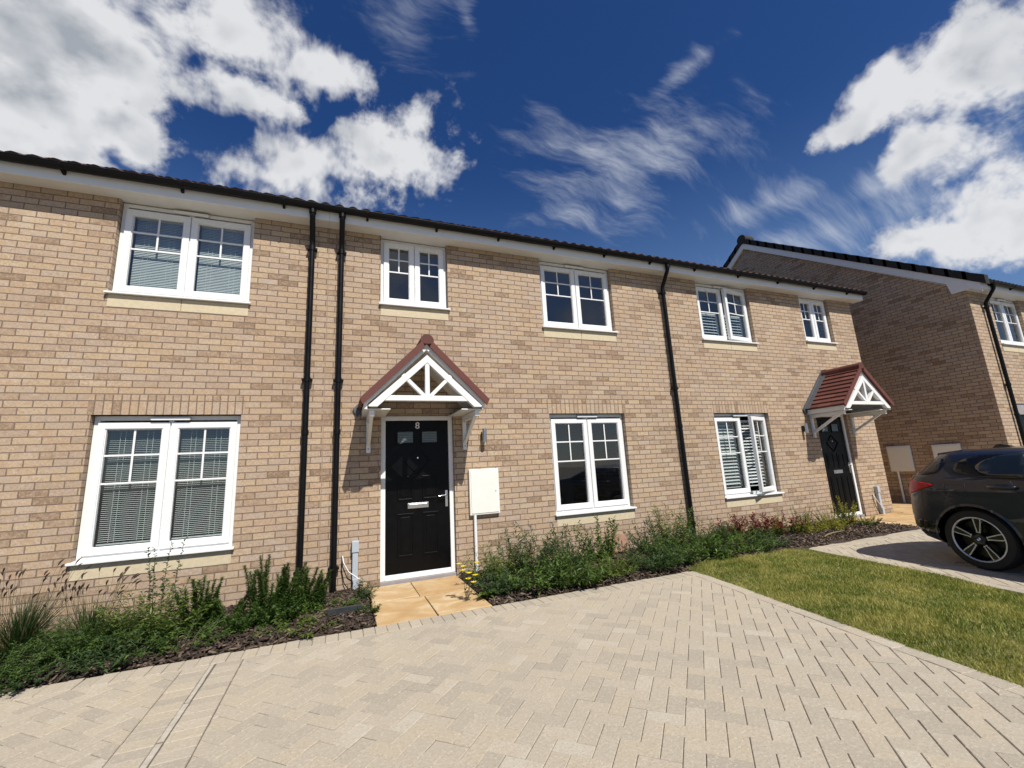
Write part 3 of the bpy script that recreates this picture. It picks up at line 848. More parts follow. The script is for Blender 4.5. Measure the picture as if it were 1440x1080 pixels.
def clip(poly, region):
    """convex clip of a block outline by a convex anticlockwise region"""
    out = poly
    n = len(region)
    for i in range(n):
        a, b = region[i], region[(i + 1) % n]
        nx, ny = -(b[1] - a[1]), b[0] - a[0]
        src, out = out, []
        for j in range(len(src)):
            p, q = src[j], src[(j + 1) % len(src)]
            dp = (p[0] - a[0]) * nx + (p[1] - a[1]) * ny
            dq = (q[0] - a[0]) * nx + (q[1] - a[1]) * ny
            if dp >= 0: out.append(p)
            if dp * dq < 0:
                t = dp / (dp - dq); out.append((p[0] + (q[0] - p[0]) * t, p[1] + (q[1] - p[1]) * t))
        if len(out) < 3: return []
    return out

def area(p): return .5 * sum(p[i][0] * p[(i + 1) % len(p)][1] - p[(i + 1) % len(p)][0] * p[i][1] for i in range(len(p)))
def shrink(p, d):
    n = len(p); out = []
    cx = sum(q[0] for q in p) / n; cy = sum(q[1] for q in p) / n
    for i in range(n):
        a, b, c = p[i - 1], p[i], p[(i + 1) % n]
        e1 = Vector((b[0] - a[0], b[1] - a[1])); e2 = Vector((c[0] - b[0], c[1] - b[1]))
        if e1.length < 1e-5 or e2.length < 1e-5: return None
        e1.normalize(); e2.normalize()
        n1 = Vector((-e1.y, e1.x)); n2 = Vector((-e2.y, e2.x))
        k = 1 + n1.dot(n2)
        if k < .15: return None
        m = (n1 + n2) * (d / k)
        out.append((b[0] + m.x, b[1] + m.y))
    return out if area(out) > 1e-5 else None

def block(mb, poly, z=0.0):
    # drop near-duplicate corners
    q = [p for i, p in enumerate(poly) if math.hypot(p[0] - poly[i - 1][0], p[1] - poly[i - 1][1]) > .004]
    if len(q) < 3 or area(q) < .00025: return
    o = shrink(q, .0013); 
    if not o: return
    t = shrink(o, .0036)
    if not t: return
    n = len(o); zz = z + rng.uniform(-.0015, .0015); tx, ty = rng.uniform(-.012, .012), rng.uniform(-.012, .012)
    cx, cy = q[0]
    hz = lambda p: zz + (p[0] - cx) * tx + (p[1] - cy) * ty
    v = [(p[0], p[1], hz(p)) for p in t] + [(p[0], p[1], hz(p) - .0042) for p in o] + [(p[0], p[1], z - .03) for p in o]
    f = [tuple(range(n))]
    for i in range(n):
        j = (i + 1) % n
        f += [(n + i, n + j, j, i), (2 * n + i, 2 * n + j, n + j, n + i)]
    mb.add(v, f)

def herringbone(mb, region, ang, org=(0, 0), a=.0962):
    ca, sa = math.cos(ang), math.sin(ang)
    to = lambda p: (org[0] + (p[0] * ca - p[1] * sa) * a, org[1] + (p[0] * sa + p[1] * ca) * a)
    loc = [((p[0] - org[0]) * ca + (p[1] - org[1]) * sa, -(p[0] - org[0]) * sa + (p[1] - org[1]) * ca) for p in region]
    i0, i1 = int(min(p[0] for p in loc) / a) - 2, int(max(p[0] for p in loc) / a) + 2
    j0, j1 = int(min(p[1] for p in loc) / a) - 2, int(max(p[1] for p in loc) / a) + 2
    for i in range(i0, i1):
        for j in range(j0, j1):
            k = (i - j) % 4
            if k == 0: r = [(i, j), (i + 2, j), (i + 2, j + 1), (i, j + 1)]
            elif k == 3: r = [(i, j), (i + 1, j), (i + 1, j + 2), (i, j + 2)]
            else: continue
            c = clip([to(p) for p in r], region)
            if c: block(mb, c)

def row(mb, p, q, depth, pitch, side=1):
    """a straight row of blocks from p to q, going 'depth' to its left"""
    p, q = Vector(p), Vector(q); d = q - p; n = max(1, round(d.length / pitch)); e = d / n
    nn = Vector((-d.y, d.x)).normalized() * depth * side
    for i in range(n):
        a, b = p + e * i, p + e * (i + 1)
        poly = [tuple(a), tuple(b), tuple(b + nn), tuple(a + nn)]
        block(mb, poly if side > 0 else poly[::-1])

Y0 = -1.4
mb = MB()
# edge course under the beds, then the strip between the two drives
row(mb, (-7.0, BEDY), (LA(BEDY), BEDY), .19, .0985, side=-1)
yb = BEDY - .19
row(mb, (-.655, Y0), (-.655, yb), .172, .0975); row(mb, (-.865, Y0), (-.865, yb), .172, .0975)
row(mb, (LA(Y0) - .13, Y0), (LA(yb) - .13, yb), .13, .195, side=-1)
herringbone(mb, [(-.652, Y0), (LA(Y0) - .132, Y0), (LA(yb) - .132, yb), (-.652, yb)], R(45.5), (.886, 2.323))
herringbone(mb, [(-7.0, Y0), (-1.039, Y0), (-1.039, yb), (-7.0, yb)], R(47), (-2.0, 2.1))
mb.build('driveway_paving', M['paver'], kind='structure')
mb = MB(); mb.add([(-7.1, Y0, -.0060), (LA(Y0), Y0, -.0060), (LA(BEDY), BEDY, -.0060), (-7.1, BEDY, -.0060)], [(0, 1, 2, 3)]); mb.build('jointing_sand', M['joint'], kind='structure')
mb = MB()
y = Y0
while y < yb - .1:
    l = rng.uniform(.25, .6); a = -.862 + rng.uniform(-.002, .002); w = rng.uniform(.022, .030)
    mb.box(a, a + w, y, min(y + l, yb), -.02, -.0015 + rng.uniform(-.0012, .0012)); y += l + rng.choice((.0, .004, .02))
mb.build('concrete_strip', M['strip'], kind='structure')
# the second drive, beyond the lawn
mb = MB()
yb2 = 4.43
row(mb, (LB(yb2) + .02, yb2), (12.7, yb2), .19, .0985, side=-1)
herringbone(mb, [(LB(-1.0) + .15, -1.0), (12.7, -1.0), (12.7, yb2 - .19), (LB(yb2 - .19) + .15, yb2 - .19)], R(45), (7, 2))
row(mb, (LB(-1.0) + .02, -1.0), (LB(yb2 - .19) + .02, yb2 - .19), .128, .195, side=-1)
mb.build('side_driveway_paving', M['paver'], kind='structure')
mb = MB(); mb.add([(LB(-1.0) + .01, -1.0, -.0060), (12.78, -1.0, -.0060), (12.78, yb2, -.0060), (LB(yb2) + .01, yb2, -.0060)], [(0, 1, 2, 3)]); mb.build('side_jointing_sand', M['joint'], kind='structure')

# sandstone paths
def slabs(name, rects, z=0.002):
    mb = MB()
    for (x0, x1, y0, y1) in rects:
        block(mb, [(x0, y0), (x1, y0), (x1, y1), (x0, y1)], z + rng.uniform(-.001, .003))
    return mb.build(name, M['slab'], kind='structure')
slabs('doorstep_path', [(.335, .885, BEDY + .004, 5.09), (.892, 1.42, BEDY + .004, 5.09), (.345, .835, 5.097, FY - .025), (.842, 1.42, 5.097, FY - .025)])
rects = []
yy = 4.44
for ys in (.60, .60):
    x = 8.95
    while x < 12.7:
        w = rng.choice((.45, .6, .75)); rects.append((x, min(x + w - .008, 12.77), yy, yy + ys - .008)); x += w
    yy += ys
x = 8.95
while x < 10.7:
    rects.append((x, min(x + .592, 12.7), yy, FY - .02)); x += .6
for yy in np.arange(5.64, 14, .6):
    for x, w in ((10.82, .6), (11.42, .75), (12.17, .6)): rects.append((x, x + w - .008, yy, yy + .592))
slabs('side_path', rects)

# lawn, bed soil
mb = MB()
LAWN0 = -1.0
n = 24; vs = []; 
ys = np.linspace(LAWN0, 4.46, n)
for y in ys:
    for t in np.linspace(0, 1, 25):
        e = min(t, 1 - t)
        vs.append((LA(y) + .012 + (LB(y) - LA(y) - .012) * t, y, -.014 + .035 * min(1, e * 6) + .01 * math.sin(3 * y + 5 * t)))
f = [(i * 25 + k, i * 25 + k + 1, i * 25 + k + 26, i * 25 + k + 25) for i in range(n - 1) for k in range(24)]
mb.add(vs, f); mb.build('lawn_soil', M['turf'], kind='structure', smooth=True)

def bed(x0, x1, y0, y1, nx, ny):
    mb = MB(); vs = []
    for i in range(nx + 1):
        for j in range(ny + 1):
            x, y = x0 + (x1 - x0) * i / nx, y0 + (y1 - y0) * j / ny
            e = min(i, nx - i, j) ; 
            vs.append((x, y, -.02 + (.035 if e > 0 else 0) + .012 * math.sin(7 * x + 3 * y) * math.cos(5 * y)))
    mb.add(vs, [(i * (ny + 1) + j, (i + 1) * (ny + 1) + j, (i + 1) * (ny + 1) + j + 1, i * (ny + 1) + j + 1) for i in range(nx) for j in range(ny)])
    return mb
BEDS = [(-6.6, .325, BEDY + .003, FY), (1.43, 8.94, BEDY + .003, FY)]
mb = MB()
for b in BEDS:
    q = bed(*b, 50, 10); mb.add(q.v, q.f)
mb.build('bed_soil', M['soil'], kind='structure', smooth=True)
def bedlim(x): return 4.432 if x > 3.9 else BEDY
# bark chips
cv, cf = [], []
N = 12500
for k in range(N):
    bx = BEDS[0] if k % 5 < 2 else BEDS[1]
    x = rng.uniform(bx[0] if bx[0] > -4 else -4.2, bx[1]); lo = bedlim(x)
    y = lo + .01 + (FY - .02 - lo) * rng.random() ** 1.25
    L, W, T = rng.uniform(.012, .042), rng.uniform(.005, .014), rng.uniform(.002, .006)
    mt = Matrix.Translation((x, y, .016 + .02 * rng.random() - (.018 if y < lo + .05 else 0))) @ Matrix.Rotation(rng.uniform(0, 6.28), 4, 'Z') @ Matrix.Rotation(rng.gauss(0, .35), 4, 'Y') @ Matrix.Rotation(rng.gauss(0, .4), 4, 'X')
    b = len(cv)
    for sx in (-1, 1):
        for sy in (-1, 1):
            for sz in (-1, 1): cv.append(tuple(mt @ Vector((sx * L * rng.uniform(.75, 1), sy * W * rng.uniform(.5, 1), sz * T))))
    cf += [tuple(b + i for i in q) for q in ((0, 1, 3, 2), (4, 6, 7, 5), (0, 4, 5, 1), (2, 3, 7, 6), (0, 2, 6, 4), (1, 5, 7, 3))]
tag(np_mesh('bark_mulch', cv, cf, M['mulch']), 'loose brown bark chips spread over the planting beds', 'mulch', kind='stuff')

# ------------------------------------------------------------------ grass
M['grass'] = leaf_material('lawn_blade', [(0, (.06, .10, .014)), (.3, (.135, .18, .026)), (.65, (.24, .265, .05)), (.88, (.38, .345, .10)), (1, (.54, .46, .22))],
                           trans=.25, rough=.55, patch=(2.4, .72, (.46, .40, .13), .44, .64))
def blades(n, px, py, pz, hgt, lean, wid):
    az = nrg.uniform(0, 2 * np.pi, n)
    wx, wy = np.cos(az), np.sin(az)
    la = nrg.uniform(0, 2 * np.pi, n)
    lx, ly = np.cos(la) * lean, np.sin(la) * lean
    z1 = hgt * .55
    P = np.zeros((n, 5, 3), np.float32)
    P[:, 0] = np.stack([px - wx * wid, py - wy * wid, pz], 1)
    P[:, 1] = np.stack([px + wx * wid, py + wy * wid, pz], 1)
    P[:, 2] = np.stack([px + lx * .4 + wx * wid * .8, py + ly * .4 + wy * wid * .8, pz + z1], 1)
    P[:, 3] = np.stack([px + lx * .4 - wx * wid * .8, py + ly * .4 - wy * wid * .8, pz + z1], 1)
    P[:, 4] = np.stack([px + lx, py + ly, pz + hgt], 1)
    b = (np.arange(n) * 5)[:, None]
    F = np.concatenate([b + np.array([[0, 1, 2]]), b + np.array([[0, 2, 3]]), b + np.array([[3, 2, 4]])], 0)
    return P.reshape(-1, 3), F
n = 150000
py = nrg.uniform(0, 1, n) ** .9 * (4.50 - LAWN0) + LAWN0
t = nrg.uniform(0, 1, n)
ne = 9000
t[:ne] = np.clip(nrg.normal(0, .012, ne), -.012, .06); t[ne:2 * ne] = 1 - np.clip(nrg.normal(0, .012, ne), -.012, .06)
px = LA(py) + .01 + (LB(py) - LA(py) - .01) * t
bump = .5 + .5 * np.sin(px * 3.1 + py * 2.3) * np.cos(py * 3.7 - px * 1.3)
ee = np.minimum(np.clip(t, 0, 1), 1 - np.clip(t, 0, 1))
pz = -.016 + .035 * np.minimum(1, ee * 6) + .01 * np.sin(3 * py + 5 * np.clip(t, 0, 1))
V, F = blades(n, px, py, pz, nrg.uniform(.018, .040, n) * (.75 + .5 * bump), nrg.uniform(.004, .026, n), nrg.uniform(.0014, .0031, n))
tag(np_mesh('lawn_grass', V, F, M['grass']), 'short patchy green and yellowing lawn between the two drives', 'grass', kind='stuff')

# ------------------------------------------------------------------ plants
GREEN = [(0, (.028, .055, .012)), (.35, (.055, .105, .02)), (.7, (.09, .15, .03)), (1, (.15, .205, .05))]
M['leaf'] = leaf_material('weed_leaf', GREEN)
M['hebe'] = leaf_material('fine_leaf', [(0, (.028, .06, .014)), (.5, (.058, .108, .022)), (1, (.11, .17, .038))], trans=.3)
M['blade'] = leaf_material('grass_clump_blade', [(0, (.02, .042, .016)), (.5, (.038, .07, .024)), (.85, (.06, .095, .03)), (1, (.19, .16, .08))], trans=.25)
M['seed'] = leaf_material('seed_head', [(0, (.035, .02, .018)), (.6, (.075, .045, .035)), (1, (.16, .11, .07))], trans=.1, rough=.8)
M['dry'] = leaf_material('dry_stem', [(0, (.14, .10, .05)), (1, (.26, .20, .11))], trans=.1, rough=.8)
M['stem'] = leaf_material('green_stem', [(0, (.05, .07, .025)), (1, (.10, .11, .05))], trans=.1)
M['red'] = leaf_material('red_young_leaf', [(0, (.07, .012, .014)), (.5, (.13, .018, .02)), (1, (.24, .05, .04))], rough=.35)
M['gold'] = leaf_material('golden_leaf', [(0, (.11, .13, .02)), (.4, (.24, .22, .035)), (.8, (.38, .32, .06)), (1, (.46, .40, .13))], trans=.4)
M['gold2'] = leaf_material('variegated_leaf', [(0, (.06, .09, .02)), (.6, (.11, .14, .03)), (1, (.24, .23, .06))], trans=.35)
M['petal'] = leaf_material('yellow_petal', [(0, (.72, .56, .02)), (1, (.85, .72, .05))], trans=.3)

FULL = {'weed': (1.5, 1.0, 1.6, 1.55, 1.30), 'bush': (2.0, 1.7, 1.5, 1.35, 1.15), 'shrub': (1.7, 1.5, 1.25, 1.3, 1.08)}
M['leaf2'] = leaf_material('yellowish_weed_leaf', [(0, (.04, .07, .014)), (.4, (.085, .13, .022)), (.8, (.14, .185, .035)), (1, (.22, .25, .07))])
M['leaf3'] = leaf_material('bluish_weed_leaf', [(0, (.02, .042, .016)), (.5, (.042, .082, .028)), (1, (.085, .13, .05))])
VAR = [0]
class Leaves:
    """many folded leaf shapes gathered into one mesh"""
    def __init__(s): s.v = []; s.f = []
    def leaf(s, p, d, L, W, droop=.15, roll=None):
        d = Vector(d).normalized()
        side = d.cross(Vector((0, 0, 1)))
        if side.length < .05: side = Vector((1, 0, 0))
        side.normalize(); up = side.cross(d)
        if roll is not None:
            side, up = side * math.cos(roll) + up * math.sin(roll), up * math.cos(roll) - side * math.sin(roll)
        p = Vector(p); b = len(s.v)
        m = p + d * L * .5; fold = up * W * .22
        tip = p + d * L - Vector((0, 0, L * droop))
        s.v += [tuple(p), tuple(m + side * W / 2 + fold), tuple(tip), tuple(m - side * W / 2 + fold), tuple(m - up * W * .04)]
        s.f += [(b, b + 1, b + 4), (b + 1, b + 2, b + 4), (b + 2, b + 3, b + 4), (b + 3, b, b + 4)]
    def build(s, name, mt, parent): 
        return np_mesh(name, s.v, s.f, mt, parent) if s.f else None

def curve(p, d, L, n, bend, grav=0.0):
    p = Vector(p); d = Vector(d).normalized(); out = [p.copy()]
    for i in range(n):
        d = (d + Vector((rng.gauss(0, bend), rng.gauss(0, bend), rng.gauss(0, bend * .5) - grav))).normalized()
        p = p + d * (L / n); out.append(p.copy())
    return out

def lerp_curve(c, t):
    x = t * (len(c) - 1); i = min(int(x), len(c) - 2); return c[i].lerp(c[i + 1], x - i), (c[i + 1] - c[i]).normalized()

def plant(name, pos, label, cat, group, stems, H, spread, lpm, L, W, lm, sm='stem', start=.12, bend=.12, lean=(0, 0), young=None, yh=.7, whorl=False, sr=.0028, hvar=.3, la=.9, shape=None, taper=.4):
    root = empty(name, (pos[0], pos[1], 0.0), label, cat, group)
    st = MB(); lv = Leaves(); ly = Leaves()
    fl = FULL[cat]; hm = fl[4]
    if lm == 'leaf' and cat == 'weed':
        VAR[0] += 1; lm = ('leaf', 'leaf3', 'leaf2', 'leaf', 'leaf3')[VAR[0] % 5]
        L *= (1.0, .72, 1.25, .85, 1.45)[VAR[0] % 5]; W *= (1.0, 1.05, .8, 1.35, .75)[VAR[0] % 5]
    stems = int(stems * fl[0]); lpm *= fl[1]; spread *= fl[2]; L *= fl[3]; W *= fl[3]
    for k in range(stems):
        a = rng.uniform(0, 6.283); r = math.sqrt(rng.random())
        base = (pos[0] + math.cos(a) * r * spread * .5, pos[1] + math.sin(a) * r * spread * .4, .01)
        h = H * hm * (1 - min(.8, hvar * 1.2) * rng.random() ** 1.4) * (1 - .3 * r * (hvar > .1))
        d = (math.cos(a) * r * spread / H * .85 + lean[0] + rng.gauss(0, .05), math.sin(a) * r * spread / H * .85 + lean[1] + rng.gauss(0, .05), 1)
        c = curve(base, d, h, 7, bend * .5, .02)
        # keep the growth off the house wall
        for q in c: q.y = min(q.y, FY - .03)
        st.tube(c, [sr * (1 - .7 * i / 7) for i in range(8)], 4, caps=False)
        n = int(lpm * h)
        for i in range(n):
            t = start + (1 - start) * (i + rng.random()) / n
            p, dr = lerp_curve(c, t)
            s0 = rng.uniform(0, 6.283) if not whorl else i * 2.4
            out = Vector((math.cos(s0), math.sin(s0), 0)) 
            dd = dr * (1 - la * (1 - .35 * t)) + out * la * (1 - .3 * t) + Vector((0, 0, rng.uniform(-.25, .25)))
            sc = rng.uniform(.65, 1.15) * (1 - taper * t)
            tgt = ly if (young and t > yh + rng.gauss(0, .1)) else lv
            tgt.leaf(p, dd, L * sc, W * sc, rng.uniform(0, .35), rng.gauss(0, .35))
    st.build('stems', M[sm], root)
    lv.build('leaves', M[lm], root)
    if young: ly.build('young_leaves', M[young], root)
    return root

def grass_clump(pos, label, n, H, spread, lean=(0, 0), heads=14):
    root = empty('ornamental_grass', (pos[0], pos[1], 0), label, 'ornamental grass', 'ornamental grasses in the left bed')
    bl = MB(); sd = MB(); stm = MB(); n = int(n * 2.2); heads = int(heads * 1.3)
    for k in range(n):
        a = rng.uniform(0, 6.283); h = H * rng.uniform(.5, 1.0); r = rng.random()
        d = (math.cos(a) * spread * r / H + lean[0], math.sin(a) * spread * r / H + lean[1], .9)
        c = curve((pos[0] + math.cos(a) * .06 * r, pos[1] + math.sin(a) * .06 * r, .005), d, h * 1.25, 5, .07, .09 + .1 * r)
        for q in c: q.y = min(q.y, FY - .03); q.z = max(q.z, .012)
        w = rng.uniform(.0028, .0056)
        s = Vector((-math.sin(a), math.cos(a), 0))
        vs = []
        for i, q in enumerate(c):
            ww = w * (1 - (i / 5) ** 1.6) + .0003
            vs += [q - s * ww, q + s * ww]
        bl.add(vs, [(2 * i, 2 * i + 1, 2 * i + 3, 2 * i + 2) for i in range(5)])
    for k in range(heads):
        a = rng.uniform(0, 6.283); h = H * rng.uniform(1.1, 1.65)
        d = (math.cos(a) * .25 + lean[0] * .7, math.sin(a) * .2 + lean[1], 1)
        c = curve((pos[0] + math.cos(a) * .08, pos[1] + math.sin(a) * .08, .01), d, h, 6, .05, .04)
        for q in c: q.y = min(q.y, FY - .03)
        stm.tube(c, .0013, 4, caps=False)
        e = c[-1]; dd = (c[-1] - c[-2]).normalized(); hl = rng.uniform(.045, .085)
        p = [e + dd * hl * t + Vector((.25 * hl * t * t, 0, -.3 * hl * t * t)) for t in (0, .25, .5, .75, 1)]
        sd.tube(p, [.002, .006, .0075, .0055, .001], 6)
    b = bl.build('blades', M['blade'], root); stm.build('flower_stalks', M['dry'], root); sd.build('seed_heads', M['seed'], root)
    return root

# left bed
GR = 'ornamental grasses in the left bed'
grass_clump((-2.95, 5.05), 'wispy ornamental grass clump furthest left in the bed, cut by the frame edge', 260, .42, .45, (.05, -.05), 16)
grass_clump((-2.45, 5.15), 'large arching ornamental grass clump with dark seed heads near the left frame edge', 330, .44, .48, (.12, -.05), 24)
grass_clump((-1.98, 5.1), 'thin ornamental grass with many seed stalks below the left window sill', 230, .36, .40, (.0, -.05), 30)
plant('lavender_bush', (-2.3, 4.52), 'dense low dark green bush in front of the grasses, at the bottom left edge', 'bush', None, 46, .26, .34, 130, .040, .010, 'hebe', hvar=.4)
plant('lavender_bush', (-1.86, 4.86), 'rounded feathery green bush between the grasses and the tall weed', 'bush', None, 54, .34, .30, 150, .042, .009, 'hebe', hvar=.35)
plant('lavender_bush', (-2.85, 4.58), 'dark green bush low in the far left corner of the bed', 'bush', None, 40, .24, .36, 130, .040, .010, 'hebe', hvar=.4)
plant('tall_weed', (-1.50, 5.10), 'tall thin weed standing up against the left ground-floor window', 'weed', None, 3, .86, .10, 60, .055, .022, 'leaf', bend=.05, hvar=.25, la=.85, sr=.004)
plant('leafy_weed', (-1.50, 5.0), 'leafy green clump at the foot of the tall weed', 'weed', None, 34, .46, .26, 75, .052, .018, 'leaf', hvar=.5)
plant('leafy_weed', (-1.22, 4.66), 'grassy sprawling weed in front of the pair of upright shrubs', 'weed', None, 34, .26, .30, 80, .06, .010, 'leaf', hvar=.5)
plant('leafy_weed', (-1.58, 4.52), 'bright low weed with small leaves by the paving left of the strip', 'weed', None, 26, .20, .22, 110, .035, .016, 'leaf', hvar=.5)
plant('leafy_weed', (-2.62, 4.44), 'dense low weed spilling over the paving edge at the bottom left', 'weed', None, 40, .20, .34, 110, .036, .014, 'leaf', hvar=.5)
plant('leafy_weed', (-2.05, 4.42), 'bright sprawling weed over the paving edge below the grasses', 'weed', None, 30, .16, .26, 110, .034, .014, 'leaf', hvar=.5)
HB = [((-1.18, 5.12), .50, 8, .14, 'narrow spiky shrub, the left one of the pair right of the tall weed'),
      ((-.98, 5.14), .40, 9, .16, 'spiky shrub, the right one of the pair under the window corner'),
      ((-.80, 4.78), .22, 7, .10, 'smallest spiky shrub at the edge of the paving'),
      ((-.66, 5.10), .66, 9, .15, 'tallest spiky upright shrub left of the two downpipes'),
      ((-.46, 5.20), .52, 8, .15, 'spiky shrub just left of the downpipe foot'),
      ((-.28, 5.16), .48, 10, .17, 'bushy spiky shrub between the two downpipes'),
      ((-.52, 4.92), .30, 12, .22, 'low broad spiky shrub in front of the tallest one')]
for p, h, n, sp, lab in HB:
    plant('upright_shrub', p, lab, 'shrub', 'upright spiky shrubs left of the door', int(n * 1.3), h * .96, sp * 1.1, 520, .040, .0115, 'hebe', start=.02, bend=.10, lean=(.05, 0), whorl=True, hvar=.35, la=.82, taper=.45, sr=.004)
plant('leafy_weed', (-.30, 4.62), 'mixed low weeds trailing over the paving near the downpipes', 'weed', None, 30, .15, .38, 120, .036, .015, 'leaf', hvar=.5)
plant('leafy_weed', (-.02, 5.10), 'low weeds around the foot of the right downpipe', 'weed', None, 26, .14, .24, 130, .032, .014, 'leaf', hvar=.5)
plant('leafy_weed', (.26, 5.30), 'small weed beside the doorstep and grey cable duct', 'weed', None, 14, .20, .10, 110, .034, .012, 'leaf', hvar=.5)
plant('leafy_weed', (.27, 4.78), 'tiny weed creeping along the left edge of the doorstep slabs', 'weed', None, 14, .10, .10, 140, .028, .012, 'leaf', hvar=.5)

# right bed: a run of seeded weeds, then red and gold shrubs
RB = [((1.62, 4.72), 24, .30, .24, 'leafy weed clump nearest the doorstep on its right'),
      ((1.80, 5.25), 26, .44, .26, 'leafy weed clump under the meter box'),
      ((2.02, 4.62), 32, .36, .30, 'broad leafy weed clump second from the doorstep'),
      ((2.25, 5.28), 26, .58, .24, 'tall weed with seed spikes left of the middle window'),
      ((2.48, 4.56), 36, .38, .30, 'weed clump spilling onto the paving below the middle window'),
      ((2.75, 5.22), 32, .52, .28, 'thick weed clump under the left end of the middle window sill'),
      ((3.05, 4.64), 26, .28, .28, 'low weed in front of the middle window'),
      ((3.30, 5.32), 20, .56, .20, 'thin tall weed below the right end of the middle window sill'),
      ((3.60, 4.66), 32, .34, .28, 'dark weed clump right of the middle window'),
      ((4.0, 4.68), 36, .38, .30, 'dense weed clump at the corner of lawn and paving'),
      ((4.25, 5.32), 30, .48, .26, 'weed clump left of the middle downpipe against the wall'),
      ((4.55, 5.36), 18, .66, .18, 'tallest pale weed just left of the middle downpipe'),
      ((4.62, 4.66), 36, .34, .32, 'low dark weed clump along the lawn edge before the downpipe'),
      ((5.05, 5.22), 34, .44, .28, 'weed clump at the foot of the middle downpipe'),
      ((5.32, 4.74), 30, .30, .30, 'weed clump on the lawn edge right of the downpipe'),
      ((5.82, 4.78), 24, .24, .28, 'low green weed in front of the red-leaved shrubs')]
for p, n, h, sp, lab in RB:
    plant('leafy_weed', p, lab, 'weed', 'weeds in the right bed', int(n * 1.15), h, sp, 68, .062, .017, 'leaf', hvar=.5, la=.8)
for p, h, n, lab in [((5.62, 5.22), .46, 14, 'red-tipped shrub nearest the middle downpipe'), ((6.0, 5.30), .44, 13, 'red-tipped shrub below the shuttered window, left end'),
                     ((6.42, 5.26), .46, 12, 'red-tipped shrub in the middle of the red row with bare lower stems'), ((7.02, 5.30), .40, 11, 'darkest red shrub among the golden ones')]:
    plant('red_tipped_shrub', p, lab, 'shrub', 'red-tipped shrubs in the right bed', n, h, .30, 62, .066, .028, 'leaf', start=.2, young='red', yh=.55, hvar=.35, la=.85, sr=.004)
for p, h, n, m, sp, lab in [((6.80, 5.40), .44, 5, 'gold', .12, 'thin golden shrub under the right end of the shuttered window'), ((7.25, 5.18), .26, 16, 'gold', .26, 'low golden shrub in front of the dark red one'),
                     ((7.42, 5.40), .46, 9, 'gold2', .18, 'upright yellow-green shrub left of the golden mound'), ((7.80, 5.12), .30, 22, 'gold', .30, 'widest golden mound beside the mulch edge'),
                     ((8.12, 5.36), .40, 16, 'gold2', .26, 'yellow-green shrub behind the golden mound'), ((8.46, 5.30), .52, 14, 'gold', .20, 'tallest golden shrub beside the second front door'),
                     ((8.62, 5.05), .22, 14, 'gold2', .22, 'small yellow-green shrub at the right tip of the bed')]:
    plant('golden_shrub', p, lab, 'shrub', 'golden shrubs in the right bed', n, h, sp, 125, .034, .016, m, start=.08, hvar=.4, la=.8, sr=.0035)
# ragwort on the doorstep
root = empty('flowering_weed', (1.40, 4.62, 0), 'broad-leaved weed with small yellow flowers leaning over the doorstep slab', 'weed')
lv = Leaves(); st = MB(); pt = MB()
for k in range(16):
    a = k * 2.4; L = rng.uniform(.10, .19)
    lv.leaf((1.47 + .02 * math.cos(a), 4.60 + .02 * math.sin(a), .03), (math.cos(a), math.sin(a), rng.uniform(.15, .9)), L, L * .42, .3)
for (fx, fy, fz) in ((1.22, 4.66, .33), (1.25, 4.58, .22), (1.40, 4.70, .34), (1.27, 4.60, .27), (1.20, 4.62, .30), (1.33, 4.56, .25), (1.17, 4.66, .36), (1.30, 4.54, .19)):
    c = [Vector((1.24 + (fx - 1.24) * t * .9, 4.62 + (fy - 4.62) * t, fz * t)) for t in (0, .3, .6, .85, 1)]
    c[2].x += .02; st.tube(c, .002, 5)
    for q in range(3):
        p = c[q + 1]; a = rng.uniform(0, 6.28); lv.leaf(p, (math.cos(a), math.sin(a), .5), .06, .016)
    for i in range(9):
        a = 2 * math.pi * i / 9
        o = Vector((math.cos(a), math.sin(a) * .8, .35))
        b = c[-1]; s = Vector((-math.sin(a), math.cos(a), 0)) * .007
        pt.add([b, b + o * .020 + s * 1.5, b + o * .038, b + o * .020 - s * 1.5], [(0, 1, 2, 3)])
lv.build('leaves', M['leaf'], root); st.build('stems', M['stem'], root); pt.build('flowers', M['petal'], root)
# odds and ends lying in the beds
mb = MB(); mb.box(-.085, .235, 4.80, 4.825, -.01, .085); tag(mb.build('edging_board', simple('dark_slate_board', (.028, .03, .032), .6, vary=.3, nscale=20), bevel=.004), 'dark grey board standing in the mulch left of the doorstep', 'board')
mb = MB(); mb.tube([(6.85, 4.66, .05), (7.0, 4.72, .055), (7.25, 4.80, .05), (7.6, 4.83, .05)], [.008, .013, .012, .006], 8)
tag(mb.build('fallen_stick', M['dry'], smooth=True), 'pale bare stick lying on the mulch by the red and golden shrubs', 'stick')
mb = MB(); mb.prism([(3.70, .0), (4.02, .0), (4.03, .25), (3.86, .28), (3.71, .24)], 'y', 5.70, 5.712)
tag(mb.build('leaning_panel', simple('pinkish_board', (.40, .235, .165), .9, vary=.12, nscale=12), bevel=.002), 'pinkish brown panel leaning on the wall left of the middle downpipe', 'panel')
